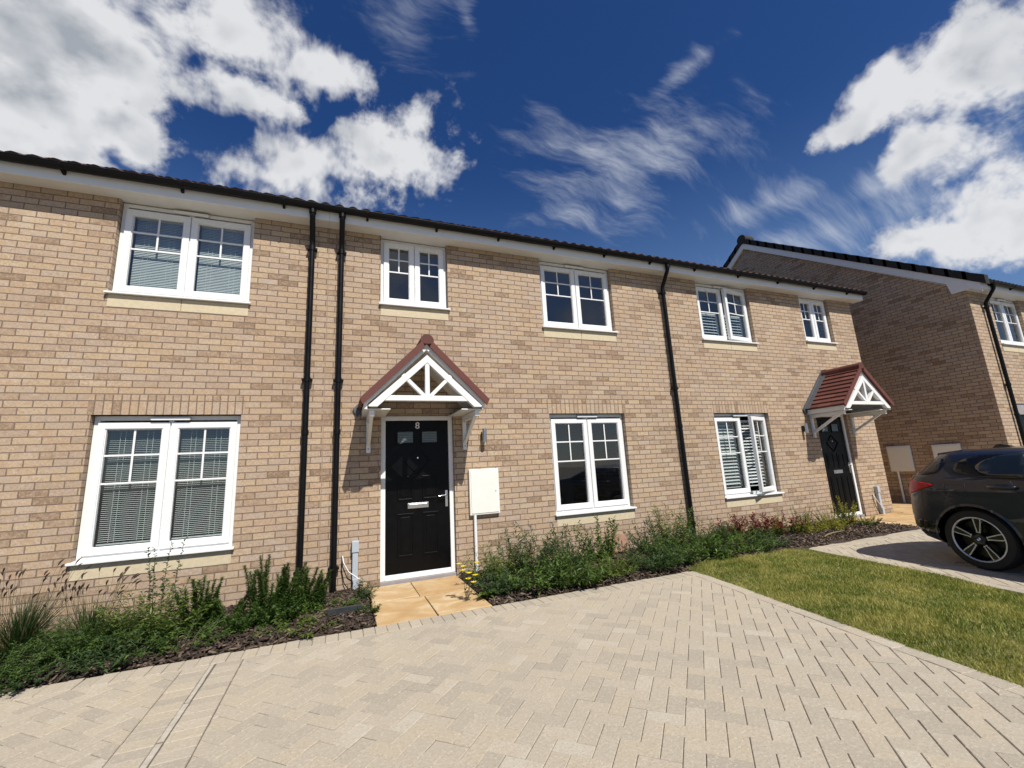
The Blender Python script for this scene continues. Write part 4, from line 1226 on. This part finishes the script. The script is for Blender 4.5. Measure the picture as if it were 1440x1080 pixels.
# ------------------------------------------------------------------ parked car (local: +x forward, -y its right side, origin under the rear axle)
def car_paint():
    m, t, b, out = mat('dark_metallic_paint')
    pos = t.n('ShaderNodeNewGeometry').outputs['Position']
    fl = t.noise(pos, 900, 2, .5)
    lw = t.n('ShaderNodeLayerWeight', inp={0: .35})
    c = t.mixc(lw.outputs['Facing'], (.010, .016, .032), (.004, .007, .017))
    c = t.mixc(t.maprange(fl, .5, .7, 0, .25), c, (.035, .04, .055))
    t.L.new(c, b.inputs['Base Color'])
    b.inputs['Metallic'].default_value = .35; b.inputs['Roughness'].default_value = .34
    b.inputs['Coat Weight'].default_value = .75; b.inputs['Coat Roughness'].default_value = .015
    bp = t.n('ShaderNodeBump', inp={'Strength': .04, 'Distance': .01, 'Height': t.noise(pos, 9, 2, .5)})
    t.L.new(bp.outputs[0], b.inputs['Normal'])
    return m
M['paintcar'] = car_paint()
M['carglass'] = simple('tinted_car_glass', (.012, .016, .018), .04, vary=.1, spec=.8)
M['trim'] = simple('gloss_black_trim', (.006, .006, .007), .12)
M['rubber'] = simple('tyre_rubber', (.010, .010, .010), .75, vary=.3, nscale=40)
M['rim'] = simple('machined_alloy', (.62, .62, .63), .3, metal=.45)
M['rimblack'] = simple('black_alloy', (.008, .008, .009), .28)
M['blue'] = simple('emblem_blue', (.02, .12, .42), .3)
def lamp_mat():
    m, t, b, out = mat('red_tail_lamp')
    g = t.n('ShaderNodeNewGeometry')
    n = t.noise(g.outputs['Position'], 30, 2, .5)
    t.L.new(t.mixc(n, (.34, .002, .003), (.55, .006, .006)), b.inputs['Base Color'])
    b.inputs['Roughness'].default_value = .3; b.inputs['Coat Weight'].default_value = .35; b.inputs['Specular IOR Level'].default_value = .25
    return m
M['taillamp'] = lamp_mat()

# z, rear extent, front extent, half width, rear corner length, front corner length
CT = np.array([
    (.20, -.56, 3.20, .800, .46, .7), (.28, -.715, 3.38, .862, .46, .8), (.38, -.782, 3.47, .886, .46, .8), (.55, -.796, 3.53, .893, .50, .8),
    (.70, -.780, 3.52, .897, .48, .8), (.80, -.765, 3.47, .899, .46, .8), (.865, -.750, 3.40, .903, .45, .8), (.90, -.740, 3.32, .893, .44, .8),
    (.955, -.725, 3.05, .880, .42, .8), (1.0, -.700, 2.55, .862, .40, .7), (1.03, -.655, 2.28, .845, .38, .6), (1.10, -.600, 2.10, .812, .36, .55), (1.20, -.525, 1.86, .762, .34, .5),
    (1.28, -.475, 1.66, .715, .34, .5), (1.325, -.470, 1.50, .680, .34, .5), (1.365, -.42, 1.32, .625, .36, .5), (1.40, -.26, 1.12, .53, .40, .5), (1.42, -.05, .95, .41, .4, .5), (1.434, .22, .72, .22, .25, .25)])
KK = 2.7
def cz(z):
    return [np.interp(z, CT[:, 0], CT[:, i]) for i in range(1, 6)]
def half(s, z):
    sr, sf, w, cr, cf = cz(z)
    w = w * (1 - .035 * max(0.0, (.6 - s) / 1.4) ** 2)
    if s < sr + cr: return w * max(0.0, 1 - min(1, (sr + cr - s) / cr) ** KK) ** (1 / KK)
    if s > sf - cf: return w * max(0.0, 1 - min(1, (s - sf + cf) / cf) ** KK) ** (1 / KK)
    return w
def outline(z, n1=16, n2=44, n3=12):
    sr, sf, w, cr, cf = cz(z); pts = []
    for i in range(n1):
        ph = math.pi / 2 * i / n1; pts.append((sr + cr * (1 - math.cos(ph) ** (2 / KK)), ph))
    ss = [p[0] for p in pts] + list(np.linspace(sr + cr, sf - cf, n2, endpoint=False))
    for i in range(n3 + 1):
        ph = math.pi / 2 * i / n3; ss.append(sf - cf + cf * math.sin(ph) ** (2 / KK))
    out = []
    for i, s in enumerate(ss):
        if i < n1: h = w * math.sin(math.pi / 2 * i / n1) ** (2 / KK) * (1 - .035 * max(0.0, (.6 - s) / 1.4) ** 2)
        elif i >= n1 + n2: h = w * math.cos(math.pi / 2 * (i - n1 - n2) / n3) ** (2 / KK)
        else: h = half(s, z)
        out.append((s, max(0.0, h)))
    return out
CAR = empty('parked_car', (7.15, 2.56, 0), 'dark grey hatchback car parked on the second drive, tail lamp and rear wheel showing', 'car', rz=-R(98), scale=.955)
def car_body():
    mb = MB(); zs = [.20, .24, .28, .34, .40, .47, .55, .63, .70, .76, .80, .84, .865, .88, .90, .93, .955, .98, 1.0, 1.015, 1.03, 1.06, 1.10, 1.15, 1.20, 1.24, 1.28, 1.305, 1.325, 1.345, 1.365, 1.385, 1.40, 1.41, 1.42, 1.428, 1.434]
    rows = []
    for z in zs:
        o = outline(z)
        rows.append([(s, -h, z) for s, h in o] + [(s, h, z) for s, h in o[-2:0:-1]])
    n = len(rows[0])
    vs = [p for r in rows for p in r]
    f = [(i * n + k, i * n + (k + 1) % n, (i + 1) * n + (k + 1) % n, (i + 1) * n + k) for i in range(len(zs) - 1) for k in range(n)]
    f.append(tuple(range(n - 1, -1, -1))); f.append(tuple((len(zs) - 1) * n + k for k in range(n)))
    mb.add(vs, f)
    o = mb.build('body', M['paintcar'], CAR, local=True, smooth='auto')
    cuts = []
    for sx in (0.0, 2.67):
        for sy in (-1, 1):
            c = MB(); c.lathe([(0, -.17), (.372, -.17), (.372, .17), (0, .17)], 40, (sx, sy * .82, .315), 'y')
            me = bpy.data.meshes.new('arch_cut'); me.from_pydata(c.v, [], c.f); me.materials.append(M['trim']); me.update(); fix_normals(me)
            co = bpy.data.objects.new('arch_cut', me); COL.objects.link(co); co.parent = CAR; cuts.append(co)
            md = o.modifiers.new('arch', 'BOOLEAN'); md.operation = 'DIFFERENCE'; md.object = co; md.solver = 'EXACT'
            try: md.material_mode = 'TRANSFER'
            except Exception: pass
    bpy.context.view_layer.update()
    dg = bpy.context.evaluated_depsgraph_get()
    me = bpy.data.meshes.new_from_object(o.evaluated_get(dg))
    o.modifiers.clear(); o.data = me
    for c in cuts: bpy.data.objects.remove(c)
    try: me.set_sharp_from_angle(angle=R(32))
    except Exception: pass
    return o
BODY = car_body()
def patch(name, poly, mt, off=.004, side=-1, step=.045, parent=None, rear=False):
    """lay a polygon drawn in side view (or rear view) onto the body surface"""
    xs = [p[0] for p in poly]; zs = [p[1] for p in poly]
    if area(poly) < 0: poly = poly[::-1]
    mb = MB(); idx = {}
    def P(s, z):
        if rear:
            sr, sf, w, cr, cf = cz(z); q = min(.999, abs(s) / w)
            return (sr + cr * (1 - (1 - q ** KK) ** (1 / KK)) - off, s, z)
        e = .01
        h = half(s, z); hz = (half(s, z + e) - half(s, z - e)) / (2 * e); hs = (half(s + e, z) - half(s - e, z)) / (2 * e)
        nn = Vector((-hs, 1, -hz)).normalized()
        return (s + nn.x * off, side * (h + nn.y * off), z + nn.z * off)
    for i in range(int((max(xs) - min(xs)) / step) + 1):
        for j in range(int((max(zs) - min(zs)) / step) + 1):
            a, b = min(xs) + i * step, min(zs) + j * step
            c = clip(poly, [(a, b), (a + step, b), (a + step, b + step), (a, b + step)])
            c = [p for k, p in enumerate(c) if math.hypot(p[0] - c[k - 1][0], p[1] - c[k - 1][1]) > 1e-5]
            if len(c) < 3: continue
            ids = []
            for p in c:
                key = (round(p[0], 5), round(p[1], 5))
                if key not in idx: idx[key] = len(mb.v); mb.v.append(P(*p))
                ids.append(idx[key])
            if len(set(ids)) >= 3: mb.f.append(tuple(ids)); mb.mi.append(0)
    if not mb.f: return None
    o = mb.build(name, mt, parent or CAR, local=True, smooth=True)
    md = o.modifiers.new('thick', 'SOLIDIFY'); md.thickness = .003; md.offset = 0
    return o
def spline(pts, n=8):
    out = []; m = len(pts)
    for i in range(m):
        p0, p1, p2, p3 = pts[i - 1], pts[i], pts[(i + 1) % m], pts[(i + 2) % m]
        for k in range(n):
            t = k / n
            out.append(tuple(.5 * (2 * p1[d] + (p2[d] - p0[d]) * t + (2 * p0[d] - 5 * p1[d] + 4 * p2[d] - p3[d]) * t * t + (3 * p1[d] - p0[d] - 3 * p2[d] + p3[d]) * t ** 3) for d in (0, 1)))
    return out
for sd in (-1, 1):
    dlo = spline([(-.125, 1.135), (-.06, 1.22), (.10, 1.29), (.45, 1.325), (.9, 1.332), (1.35, 1.295), (1.75, 1.13), (1.95, 1.0), (1.6, .972), (1.0, .978), (.5, .988), (.16, 1.0), (.02, 1.025), (-.09, 1.07)], 3)
    patch('window_trim', dlo, M['trim'], .003, sd)
    patch('side_window', spline([(.09, 1.14), (.17, 1.225), (.32, 1.282), (.44, 1.297), (.475, 1.298), (.505, 1.012), (.45, 1.013), (.30, 1.018), (.185, 1.035), (.12, 1.08)], 4), M['carglass'], .0065, sd)
    patch('side_window', [(.535, 1.303), (.9, 1.31), (.98, 1.305), (1.02, 1.002), (.56, 1.010)], M['carglass'], .0065, sd)
    patch('side_window', [(1.06, 1.288), (1.33, 1.265), (1.72, 1.11), (1.82, 1.035), (1.07, 1.036)], M['carglass'], .0065, sd)
    patch('window_divider', [(.492, 1.301), (.518, 1.302), (.542, 1.008), (.516, 1.008)], simple('satin_grey_trim', (.11, .11, .115), .3) if sd < 0 else M['trim'], .008, sd)
    patch('tail_lamp', spline([(-.752, .80), (-.752, .958), (-.60, .968), (-.44, .945), (-.315, .912), (-.42, .862), (-.58, .80)], 5), M['taillamp'], .007, sd, step=.02)
    patch('c_pillar_trim', spline([(-.58, 1.045), (-.50, 1.14), (-.40, 1.225), (-.25, 1.255), (-.22, 1.18), (-.27, 1.075), (-.40, 1.03)], 4), M['trim'], .004, sd)
    patch('bumper_insert', spline([(-.55, .34), (-.36, .345), (-.38, .46), (-.54, .49)], 4), M['trim'], .003, sd, step=.03)
    # door shut-lines and fuel flap as thin dark grooves
    for pl in ([(.60, .40), (.607, .40), (.40, .97), (.393, .97)], [(.393, .97), (.40, .97), (.20, 1.03), (.193, 1.03)], [(1.03, .30), (1.037, .30), (1.045, 1.0), (1.038, 1.0)]):
        patch('shut_line', pl, M['seal'], .0015, sd)
    if sd < 0:
        q = [(-.20, .80), (.0, .80), (.0, .925), (-.20, .925)]
        for a, b in zip(q, q[1:] + q[:1]):
            d = (.004 if a[1] == b[1] else 0, .004 if a[0] == b[0] else 0)
            patch('fuel_flap_line', [a, b, (b[0] + d[1], b[1] + d[0]), (a[0] + d[1], a[1] + d[0])], M['seal'], .0015, sd)
    h = MB(); hy = sd * (half(.33, .905) + .002)
    h.tube([(.21, hy, .905), (.225, hy + sd * .025, .906), (.33, hy + sd * .034, .908), (.435, hy + sd * .025, .906), (.45, hy, .905)], [.012, .017, .018, .017, .012], 12)
    h.build('door_handle', M['paintcar'], CAR, local=True, smooth=True)
    patch('handle_recess', spline([(.22, .905), (.33, .935), (.44, .905), (.33, .872)], 5), M['trim'], .003, sd, step=.03)
    h = MB(); hy = sd * (half(1.35, .905) + .002)
    h.tube([(1.22, hy, .905), (1.235, hy + sd * .025, .906), (1.34, hy + sd * .034, .908), (1.445, hy + sd * .025, .906), (1.46, hy, .905)], [.012, .017, .018, .017, .012], 12)
    h.build('door_handle', M['paintcar'], CAR, local=True, smooth=True)
    patch('side_sill', [(.40, .215), (2.27, .215), (2.27, .30), (.40, .30)], M['trim'], .004, sd)
    ar = [(.0 + (.372 + .0) * math.cos(t), .315 + .372 * math.sin(t)) for t in np.linspace(R(-12), R(192), 26)]
    ar2 = [(.0 + .398 * math.cos(t), .315 + .398 * math.sin(t)) for t in np.linspace(R(192), R(-12), 26)]
    lip = MB()
    for i in range(25):
        q = [ar[i], ar[i + 1], ar2[24 - i], ar2[25 - i]]
        lip.add([(p[0], sd * (half(p[0], max(.21, p[1])) + (.010 if k < 2 else .002)), p[1]) for k, p in enumerate(q)], [(0, 1, 2, 3)])
    lip.build('arch_lip', M['paintcar'], CAR, local=True, smooth=True)
patch('rear_window', spline([(-.50, 1.055), (-.46, 1.20), (-.36, 1.265), (.36, 1.265), (.46, 1.20), (.50, 1.055), (.0, 1.05)], 5), M['carglass'], .004, rear=True)
patch('rear_badge_panel', [(-.45, .87), (.45, .87), (.45, .955), (-.45, .955)], M['trim'], .003, rear=True)
patch('rear_diffuser', [(-.55, .26), (.55, .26), (.5, .40), (-.5, .40)], M['trim'], .004, rear=True)
sp = MB(); 
for y0, y1 in ((-.54, .54),):
    sp.prism([(-.405, 1.322), (-.385, 1.362), (-.14, 1.414), (-.14, 1.34), (-.36, 1.288)], 'y', y0, y1)
sp.build('roof_spoiler', M['paintcar'], CAR, local=True, bevel=.012)
ws = MB(); z0, z1 = 1.035, 1.36
for (z, nx) in ((z0, 0), (z1, 0)):
    o = outline(z)
    pts = [(s + .006, -h * .999, z + .004) for s, h in o if s > cz(z)[1] - cz(z)[4] * .55]
    ws.v += pts[:8] + [(p[0], -p[1], p[2]) for p in pts[:8][::-1]]
nw = len(ws.v) // 2
ws.f = [(k, k + 1, nw + k + 1, nw + k) for k in range(nw - 1)]; ws.mi = [0] * len(ws.f)
ws.build('windscreen', M['carglass'], CAR, local=True, smooth=True)
fin = MB(); fin.prism([(-.16, 1.405), (-.10, 1.468), (-.06, 1.474), (.06, 1.43), (.12, 1.41), (.02, 1.40)], 'y', -.018, .018); fin.build('roof_aerial', M['trim'], CAR, local=True, bevel=.008)
def wheel(sx, sd):
    yo = sd * .868
    w = MB()
    prof = [(.232, -.10), (.262, -.108), (.305, -.105), (.322, -.085), (.327, -.05), (.327, .05), (.322, .085), (.305, .105), (.262, .108), (.232, .10)]
    w.lathe(prof, 48, (sx, sd * .768, .327), 'y', close=True)
    wh = w.build('wheel', M['rubber'], CAR, local=True, smooth='auto')
    r = MB(); C = (sx, 0, .327)
    f = lambda y: sd * .768 + sd * y
    r.lathe([(.239, f(.102)), (.240, f(.109)), (.231, f(.111)), (.225, f(.104))], 56, C, 'y', close=True)
    b = MB()
    b.lathe([(.225, f(.104)), (.222, f(.05)), (.205, f(.0)), (.06, f(-.01)), (0, f(-.01))], 48, C, 'y')
    b.lathe([(.0, f(.098)), (.03, f(.098)), (.052, f(.092)), (.06, f(.05)), (.06, f(.0))], 30, C, 'y')
    for k in range(5):
        a = 2 * math.pi * k / 5 + .22
        ca, sa = math.cos(a), math.sin(a)
        T = lambda u, v, y: (sx + u * ca - v * sa, f(y), .327 + u * sa + v * ca)
        # paddle spoke: black field with a bright machined outline
        sh = [(.040, .014), (.075, .017), (.12, .024), (.165, .031), (.205, .036), (.229, .034)]
        pl = [(u, v) for u, v in sh] + [(u, -v) for u, v in sh[::-1]]
        vs = [T(u, v, .086 + .012 * (u / .227)) for u, v in pl] + [T(u, v, .045) for u, v in pl]
        n = len(pl)
        b.add(vs, [tuple(range(n)), ] + [(i, (i + 1) % n, (i + 1) % n + n, i + n) for i in range(n)])
        for s in (1, -1):
            for (u0, v0), (u1, v1) in zip(sh[1:], sh[2:]):
                q = [(u0, s * v0), (u1, s * v1), (u1, s * (v1 - .011)), (u0, s * (v0 - .010))]
                r.add([T(u, v, .0885 + .012 * (u / .227)) for u, v in q], [(0, 1, 2, 3)])
                r.add([T(u, v, .0885 + .012 * (u / .227)) for u, v in q[:2]] + [T(u, v, .075) for u, v in q[:2][::-1]], [(0, 1, 2, 3)])
        q = [(.072, .021), (.080, .021), (.080, -.021), (.072, -.021)]
        r.add([T(u, v, .093) for u, v in q], [(0, 1, 2, 3)])
        a2 = a + math.pi / 5
        b.lathe([(0, f(.094)), (.006, f(.094)), (.008, f(.09))], 8, (sx + .036 * math.cos(a2), 0, .327 + .036 * math.sin(a2)), 'y')
    b.build('wheel_face', M['rimblack'], wh, local=True, smooth='auto')
    r.build('rim', M['rim'], wh, local=True)
    e = MB()
    e.lathe([(.019, f(.0985)), (.0265, f(.0985))], 24, C, 'y', m=0)
    for k in range(4):
        v = [(sx, f(.0988), .327)] + [(sx + .019 * math.cos(t), f(.0988), .327 + .019 * math.sin(t)) for t in np.linspace(k * math.pi / 2, (k + 1) * math.pi / 2, 7)]
        e.add(v, [tuple(range(8))], m=1 + k % 2)
    e.build('hub_emblem', [M['trim'], M['white'], M['blue']], wh, local=True)
for sx in (0.0, 2.67):
    for sd in (-1, 1): wheel(sx, sd)
ub = MB(); ub.box(-.45, 3.1, -.62, .62, .16, .24); ub.build('underbody', M['seal'], CAR, local=True)

# the roof sits low: settle the glasshouse
for c in CAR.children:
    if c.type == 'MESH' and c.name.split('.')[0] != 'wheel':
        k = len(c.data.vertices); q = np.empty(k * 3, np.float32); c.data.vertices.foreach_get('co', q); q = q.reshape(-1, 3)
        q[:, 2] = np.interp(q[:, 2], [0, 1.03, 1.28, 1.434, 1.6], [0, 1.03, 1.237, 1.322, 1.47])
        back = q[:, 0] < -.3; q[back, 0] = -.3 + (q[back, 0] + .3) * 1.16
        c.data.vertices.foreach_set('co', q.ravel()); c.data.update()
SKYV, CLOUDV = .78, 9.0
CUMULUS = [(-0.2595, 0.4254, -0.0784, 0.1124, 0.1068, 1.7), (-0.2138, 0.4876, 0.6376, 0.0439, 0.0575, 1.1), (-0.2868, 0.5258, 0.2784, 0.0818, 0.0495, 1.3), (-0.0956, 0.3956, 0.1484, 0.0721, 0.0464, 0.85), (-0.0285, 0.404, 0.1372, 0.0617, 0.0226, 0.8), (-0.1005, 0.4481, 0.019, 0.0499, 0.0304, 0.7), (0.05, 0.483, -0.2308, 0.0811, 0.0488, 1.0), (-0.0551, 0.5224, -0.2203, 0.1048, 0.0361, 0.9), (0.0775, 0.4374, -0.2697, 0.041, 0.0302, 0.6), (0.5422, 0.1469, -1.2267, 0.0614, 0.0655, 1.2), (0.5069, 0.2009, -1.4047, 0.0463, 0.0332, 0.9), (0.4975, 0.2442, -1.3661, 0.0339, 0.0203, 0.8), (0.5806, 0.1955, -1.0318, 0.0434, 0.0382, 0.9), (0.6822, 0.2058, -1.4714, 0.0652, 0.06, 1.0), (0.6551, 0.2681, -1.3817, 0.0503, 0.0264, 0.85)]
CIRRUS = [(0.3411, 0.3761, -0.6706, 0.1551, 0.0536, 0.9), (0.3449, 0.4308, 0.0915, 0.0824, 0.0479, 0.9), (0.3297, 0.2783, -1.1373, 0.0392, 0.0116, 0.7), (0.506, 0.3386, -0.9736, 0.0835, 0.0271, 0.9), (0.2968, 0.4737, -0.4163, 0.0697, 0.0169, 0.6), (0.5802, 0.2456, -1.1943, 0.1109, 0.0245, 0.6), (0.5788, 0.3203, -1.0775, 0.1445, 0.035, 0.7), (0.0501, 0.3546, 0.1634, 0.0433, 0.0377, 0.55), (0.1059, 0.3329, -0.5932, 0.0098, 0.0208, 0.5), (0.2299, 0.4095, -0.0773, 0.0614, 0.0232, 0.5)]

# ------------------------------------------------------------------ sky, sun, camera
SUNV = Vector((.15, -.70, .92)).normalized()
el = math.asin(SUNV.z); az = math.atan2(SUNV.x, SUNV.y)
w = bpy.data.worlds.new('World'); scene.world = w; w.use_nodes = True
t = NT(w.node_tree); t.N.clear()
wo = t.n('ShaderNodeOutputWorld'); bg = t.n('ShaderNodeBackground'); t.L.new(bg.outputs[0], wo.inputs[0])
sky = t.n('ShaderNodeTexSky', sky_type='NISHITA'); sky.sun_disc = False
sky.sun_elevation = el; sky.sun_rotation = az; sky.air_density = 1.0; sky.dust_density = .3; sky.ozone_density = 3.0; sky.altitude = 50
# deep, polarised-looking blue
gm = t.n('ShaderNodeHueSaturation', inp={'Hue': .514, 'Saturation': 1.30, 'Value': SKYV, 'Color': sky.outputs[0]})
dirv = t.n('ShaderNodeTexCoord').outputs['Generated']
sx = t.n('ShaderNodeSeparateXYZ', inp={0: dirv})
den = t.math('ADD', t.math('MAXIMUM', sx.outputs[2], -.6), 1.0)
u0 = t.math('DIVIDE', sx.outputs[0], den); v0 = t.math('DIVIDE', sx.outputs[1], den)
uv = t.n('ShaderNodeCombineXYZ', inp={0: u0, 1: v0, 2: 0.0}).outputs[0]

def field(t, uv1, blobs):
    """union of soft ellipses, each given by its centre, turn, two radii (stereographic sky coordinates) and weight"""
    best = None
    for cx, cy, an, ra, rb, wt in blobs:
        m = t.n('ShaderNodeMapping', vector_type='TEXTURE', inp={'Vector': uv1, 'Location': (cx, cy, 0), 'Rotation': (0, 0, an), 'Scale': (ra, rb, 1)})
        k = t.math('MULTIPLY_ADD', t.vmath('LENGTH', m.outputs[0]), -wt, wt)
        best = k if best is None else t.math('SMOOTH_MAX', best, k, .25)
    return best
def cloud_group(name, blobs, kind):
    ng = bpy.data.node_groups.new(name, 'ShaderNodeTree')
    ng.interface.new_socket('uv', in_out='INPUT', socket_type='NodeSocketVector')
    ng.interface.new_socket('density', in_out='OUTPUT', socket_type='NodeSocketFloat')
    g = NT(ng); gi = g.n('NodeGroupInput'); go = g.n('NodeGroupOutput')
    uv = gi.outputs[0]
    flat = lambda p: p
    if kind == 'cumulus':
        w1 = g.vmath('MULTIPLY', g.vmath('SUBTRACT', g.noise(uv, 6, 4, .6, out=1), (.5, .5, .5)), (.075, .075, 0))
        p = g.vmath('ADD', uv, w1)
        f = field(g, flat(p), blobs)
        vo = g.n('ShaderNodeTexVoronoi', feature='F1', voronoi_dimensions='2D', inp={'Vector': g.vmath('ADD', uv, g.vmath('MULTIPLY', w1, (.35, .35, 0))), 'Scale': 17.0, 'Detail': 2.0, 'Roughness': .5, 'Lacunarity': 2.1})
        n1 = g.noise(g.vmath('ADD', uv, g.vmath('MULTIPLY', w1, (.2, .2, 0))), 8.5, 8, .66)
        n3 = g.noise(uv, 34, 4, .65)
        f = g.math('ADD', f, g.math('MULTIPLY', g.math('SUBTRACT', n3, .5), .75))
        f = g.math('ADD', f, g.math('ADD', g.math('MULTIPLY', g.math('SUBTRACT', .50, vo.outputs['Distance']), .38), g.math('MULTIPLY', g.math('SUBTRACT', n1, .5), 1.9)))
    else:
        w1 = g.vmath('MULTIPLY', g.vmath('SUBTRACT', g.noise(uv, 4.5, 3, .55, out=1), (.5, .5, .5)), (.11, .11, 0))
        p = g.vmath('ADD', uv, w1)
        f = field(g, flat(g.vmath('ADD', uv, g.vmath('MULTIPLY', w1, (.3, .3, 0)))), blobs)
        mp = g.n('ShaderNodeMapping', inp={'Vector': p, 'Rotation': (0, 0, R(36)), 'Scale': (6, 24, 1)}).outputs[0]
        n1 = g.noise(mp, 1.0, 8, .66)
        mp2 = g.n('ShaderNodeMapping', inp={'Vector': p, 'Rotation': (0, 0, R(58)), 'Scale': (14, 60, 1)}).outputs[0]
        n2 = g.noise(mp2, 1.0, 6, .6)
        f = g.math('ADD', f, g.math('ADD', g.math('MULTIPLY', g.math('SUBTRACT', n1, .5), 2.9), g.math('MULTIPLY', g.math('SUBTRACT', n2, .5), 1.3)))
    g.L.new(f, go.inputs[0])
    return ng
G1 = cloud_group('cumulus_clouds', CUMULUS, 'cumulus'); G2 = cloud_group('cirrus_clouds', CIRRUS, 'cirrus')
def use(ng, uvs):
    x = t.n('ShaderNodeGroup'); x.node_tree = ng; t.L.new(uvs, x.inputs[0]); return x.outputs[0]
f1 = use(G1, uv)
e0 = t.noise(uv, 9, 3, .6); e1 = t.noise(t.vmath('ADD', uv, (.008, -.03, 0)), 9, 3, .6)      # a little nearer the sun
d1 = t.maprange(f1, -.22, .42, 0, 1, smooth=True)
thick = t.maprange(f1, .45, 1.5, 0, 1, smooth=True)
lit = t.maprange(t.math('SUBTRACT', e0, e1), -.22, .22, 0, 1)
soft = t.noise(uv, 6.0, 5, .62)
grey = t.math('MULTIPLY', thick, t.maprange(soft, .40, .62, .10, 1.0))
grey = t.math('SUBTRACT', grey, t.math('MULTIPLY', t.math('SUBTRACT', lit, .5), 1.1), clamp=True)
ccol = t.mixc(grey, (.86, .87, .89), (.42, .455, .505))
f2 = use(G2, uv)
d2 = t.math('MULTIPLY', t.maprange(f2, -.1, 1.9, 0, 1, smooth=True), .82)
# the blue pales towards the horizon
hz = t.math('MULTIPLY', t.maprange(sx.outputs[2], .62, .25, 0, 1, smooth=True), .34)
base = t.mixc(hz, gm.outputs[0], (2.1, 3.5, 6.0))
# broken cloud over the part of the sky behind the camera
back = t.maprange(t.noise(uv, 3.2, 4, .6), .48, .66, 0, .85, smooth=True)
back = t.math('MULTIPLY', back, t.maprange(sx.outputs[1], -.15, -.45, 0, 1))
c = t.mixc(d2, base, (7.0, 7.4, 8.0))
cc = t.n('ShaderNodeVectorMath', operation='SCALE', inp={0: ccol, 'Scale': CLOUDV}).outputs[0]
c = t.mixc(t.math('MULTIPLY', d1, .97), c, cc)
c = t.mixc(back, c, (4.5, 4.7, 5.0))
t.L.new(c, bg.inputs[0]); bg.inputs[1].default_value = .088
w.cycles.sampling_method = 'MANUAL'; w.cycles.sample_map_resolution = 512

sl = bpy.data.lights.new('sun', 'SUN'); sl.energy = 5.0; sl.angle = R(.53); sl.color = (1.0, .955, .88)
so = bpy.data.objects.new('sun', sl); COL.objects.link(so); so.rotation_euler = SUNV.to_track_quat('Z', 'Y').to_euler(); so.location = (0, -20, 30)

cam = bpy.data.cameras.new('camera'); co = bpy.data.objects.new('camera', cam); COL.objects.link(co); scene.camera = co
cam.sensor_fit = 'HORIZONTAL'; cam.sensor_width = 36; cam.lens = 604.2 / 1440 * 36; cam.clip_start = .05; cam.clip_end = 1500
yaw, pit, rol = R(21.991), R(11.141), R(-3.077)
fw = Vector((math.sin(yaw) * math.cos(pit), math.cos(yaw) * math.cos(pit), math.sin(pit)))
r0 = fw.cross(Vector((0, 0, 1))).normalized(); up0 = r0.cross(fw)
rt = r0 * math.cos(rol) + up0 * math.sin(rol); up = up0 * math.cos(rol) - r0 * math.sin(rol)
co.matrix_world = Matrix(((rt.x, up.x, -fw.x, 0), (rt.y, up.y, -fw.y, 0), (rt.z, up.z, -fw.z, 1.31), (0, 0, 0, 1)))
scene.view_settings.view_transform = 'Standard'; scene.view_settings.look = 'None'
scene.view_settings.exposure = 0.18; scene.view_settings.gamma = 1.0
scene.render.engine = 'CYCLES'
scene.cycles.max_bounces = 5; scene.cycles.diffuse_bounces = 2; scene.cycles.glossy_bounces = 3; scene.cycles.transmission_bounces = 3; scene.cycles.transparent_max_bounces = 8
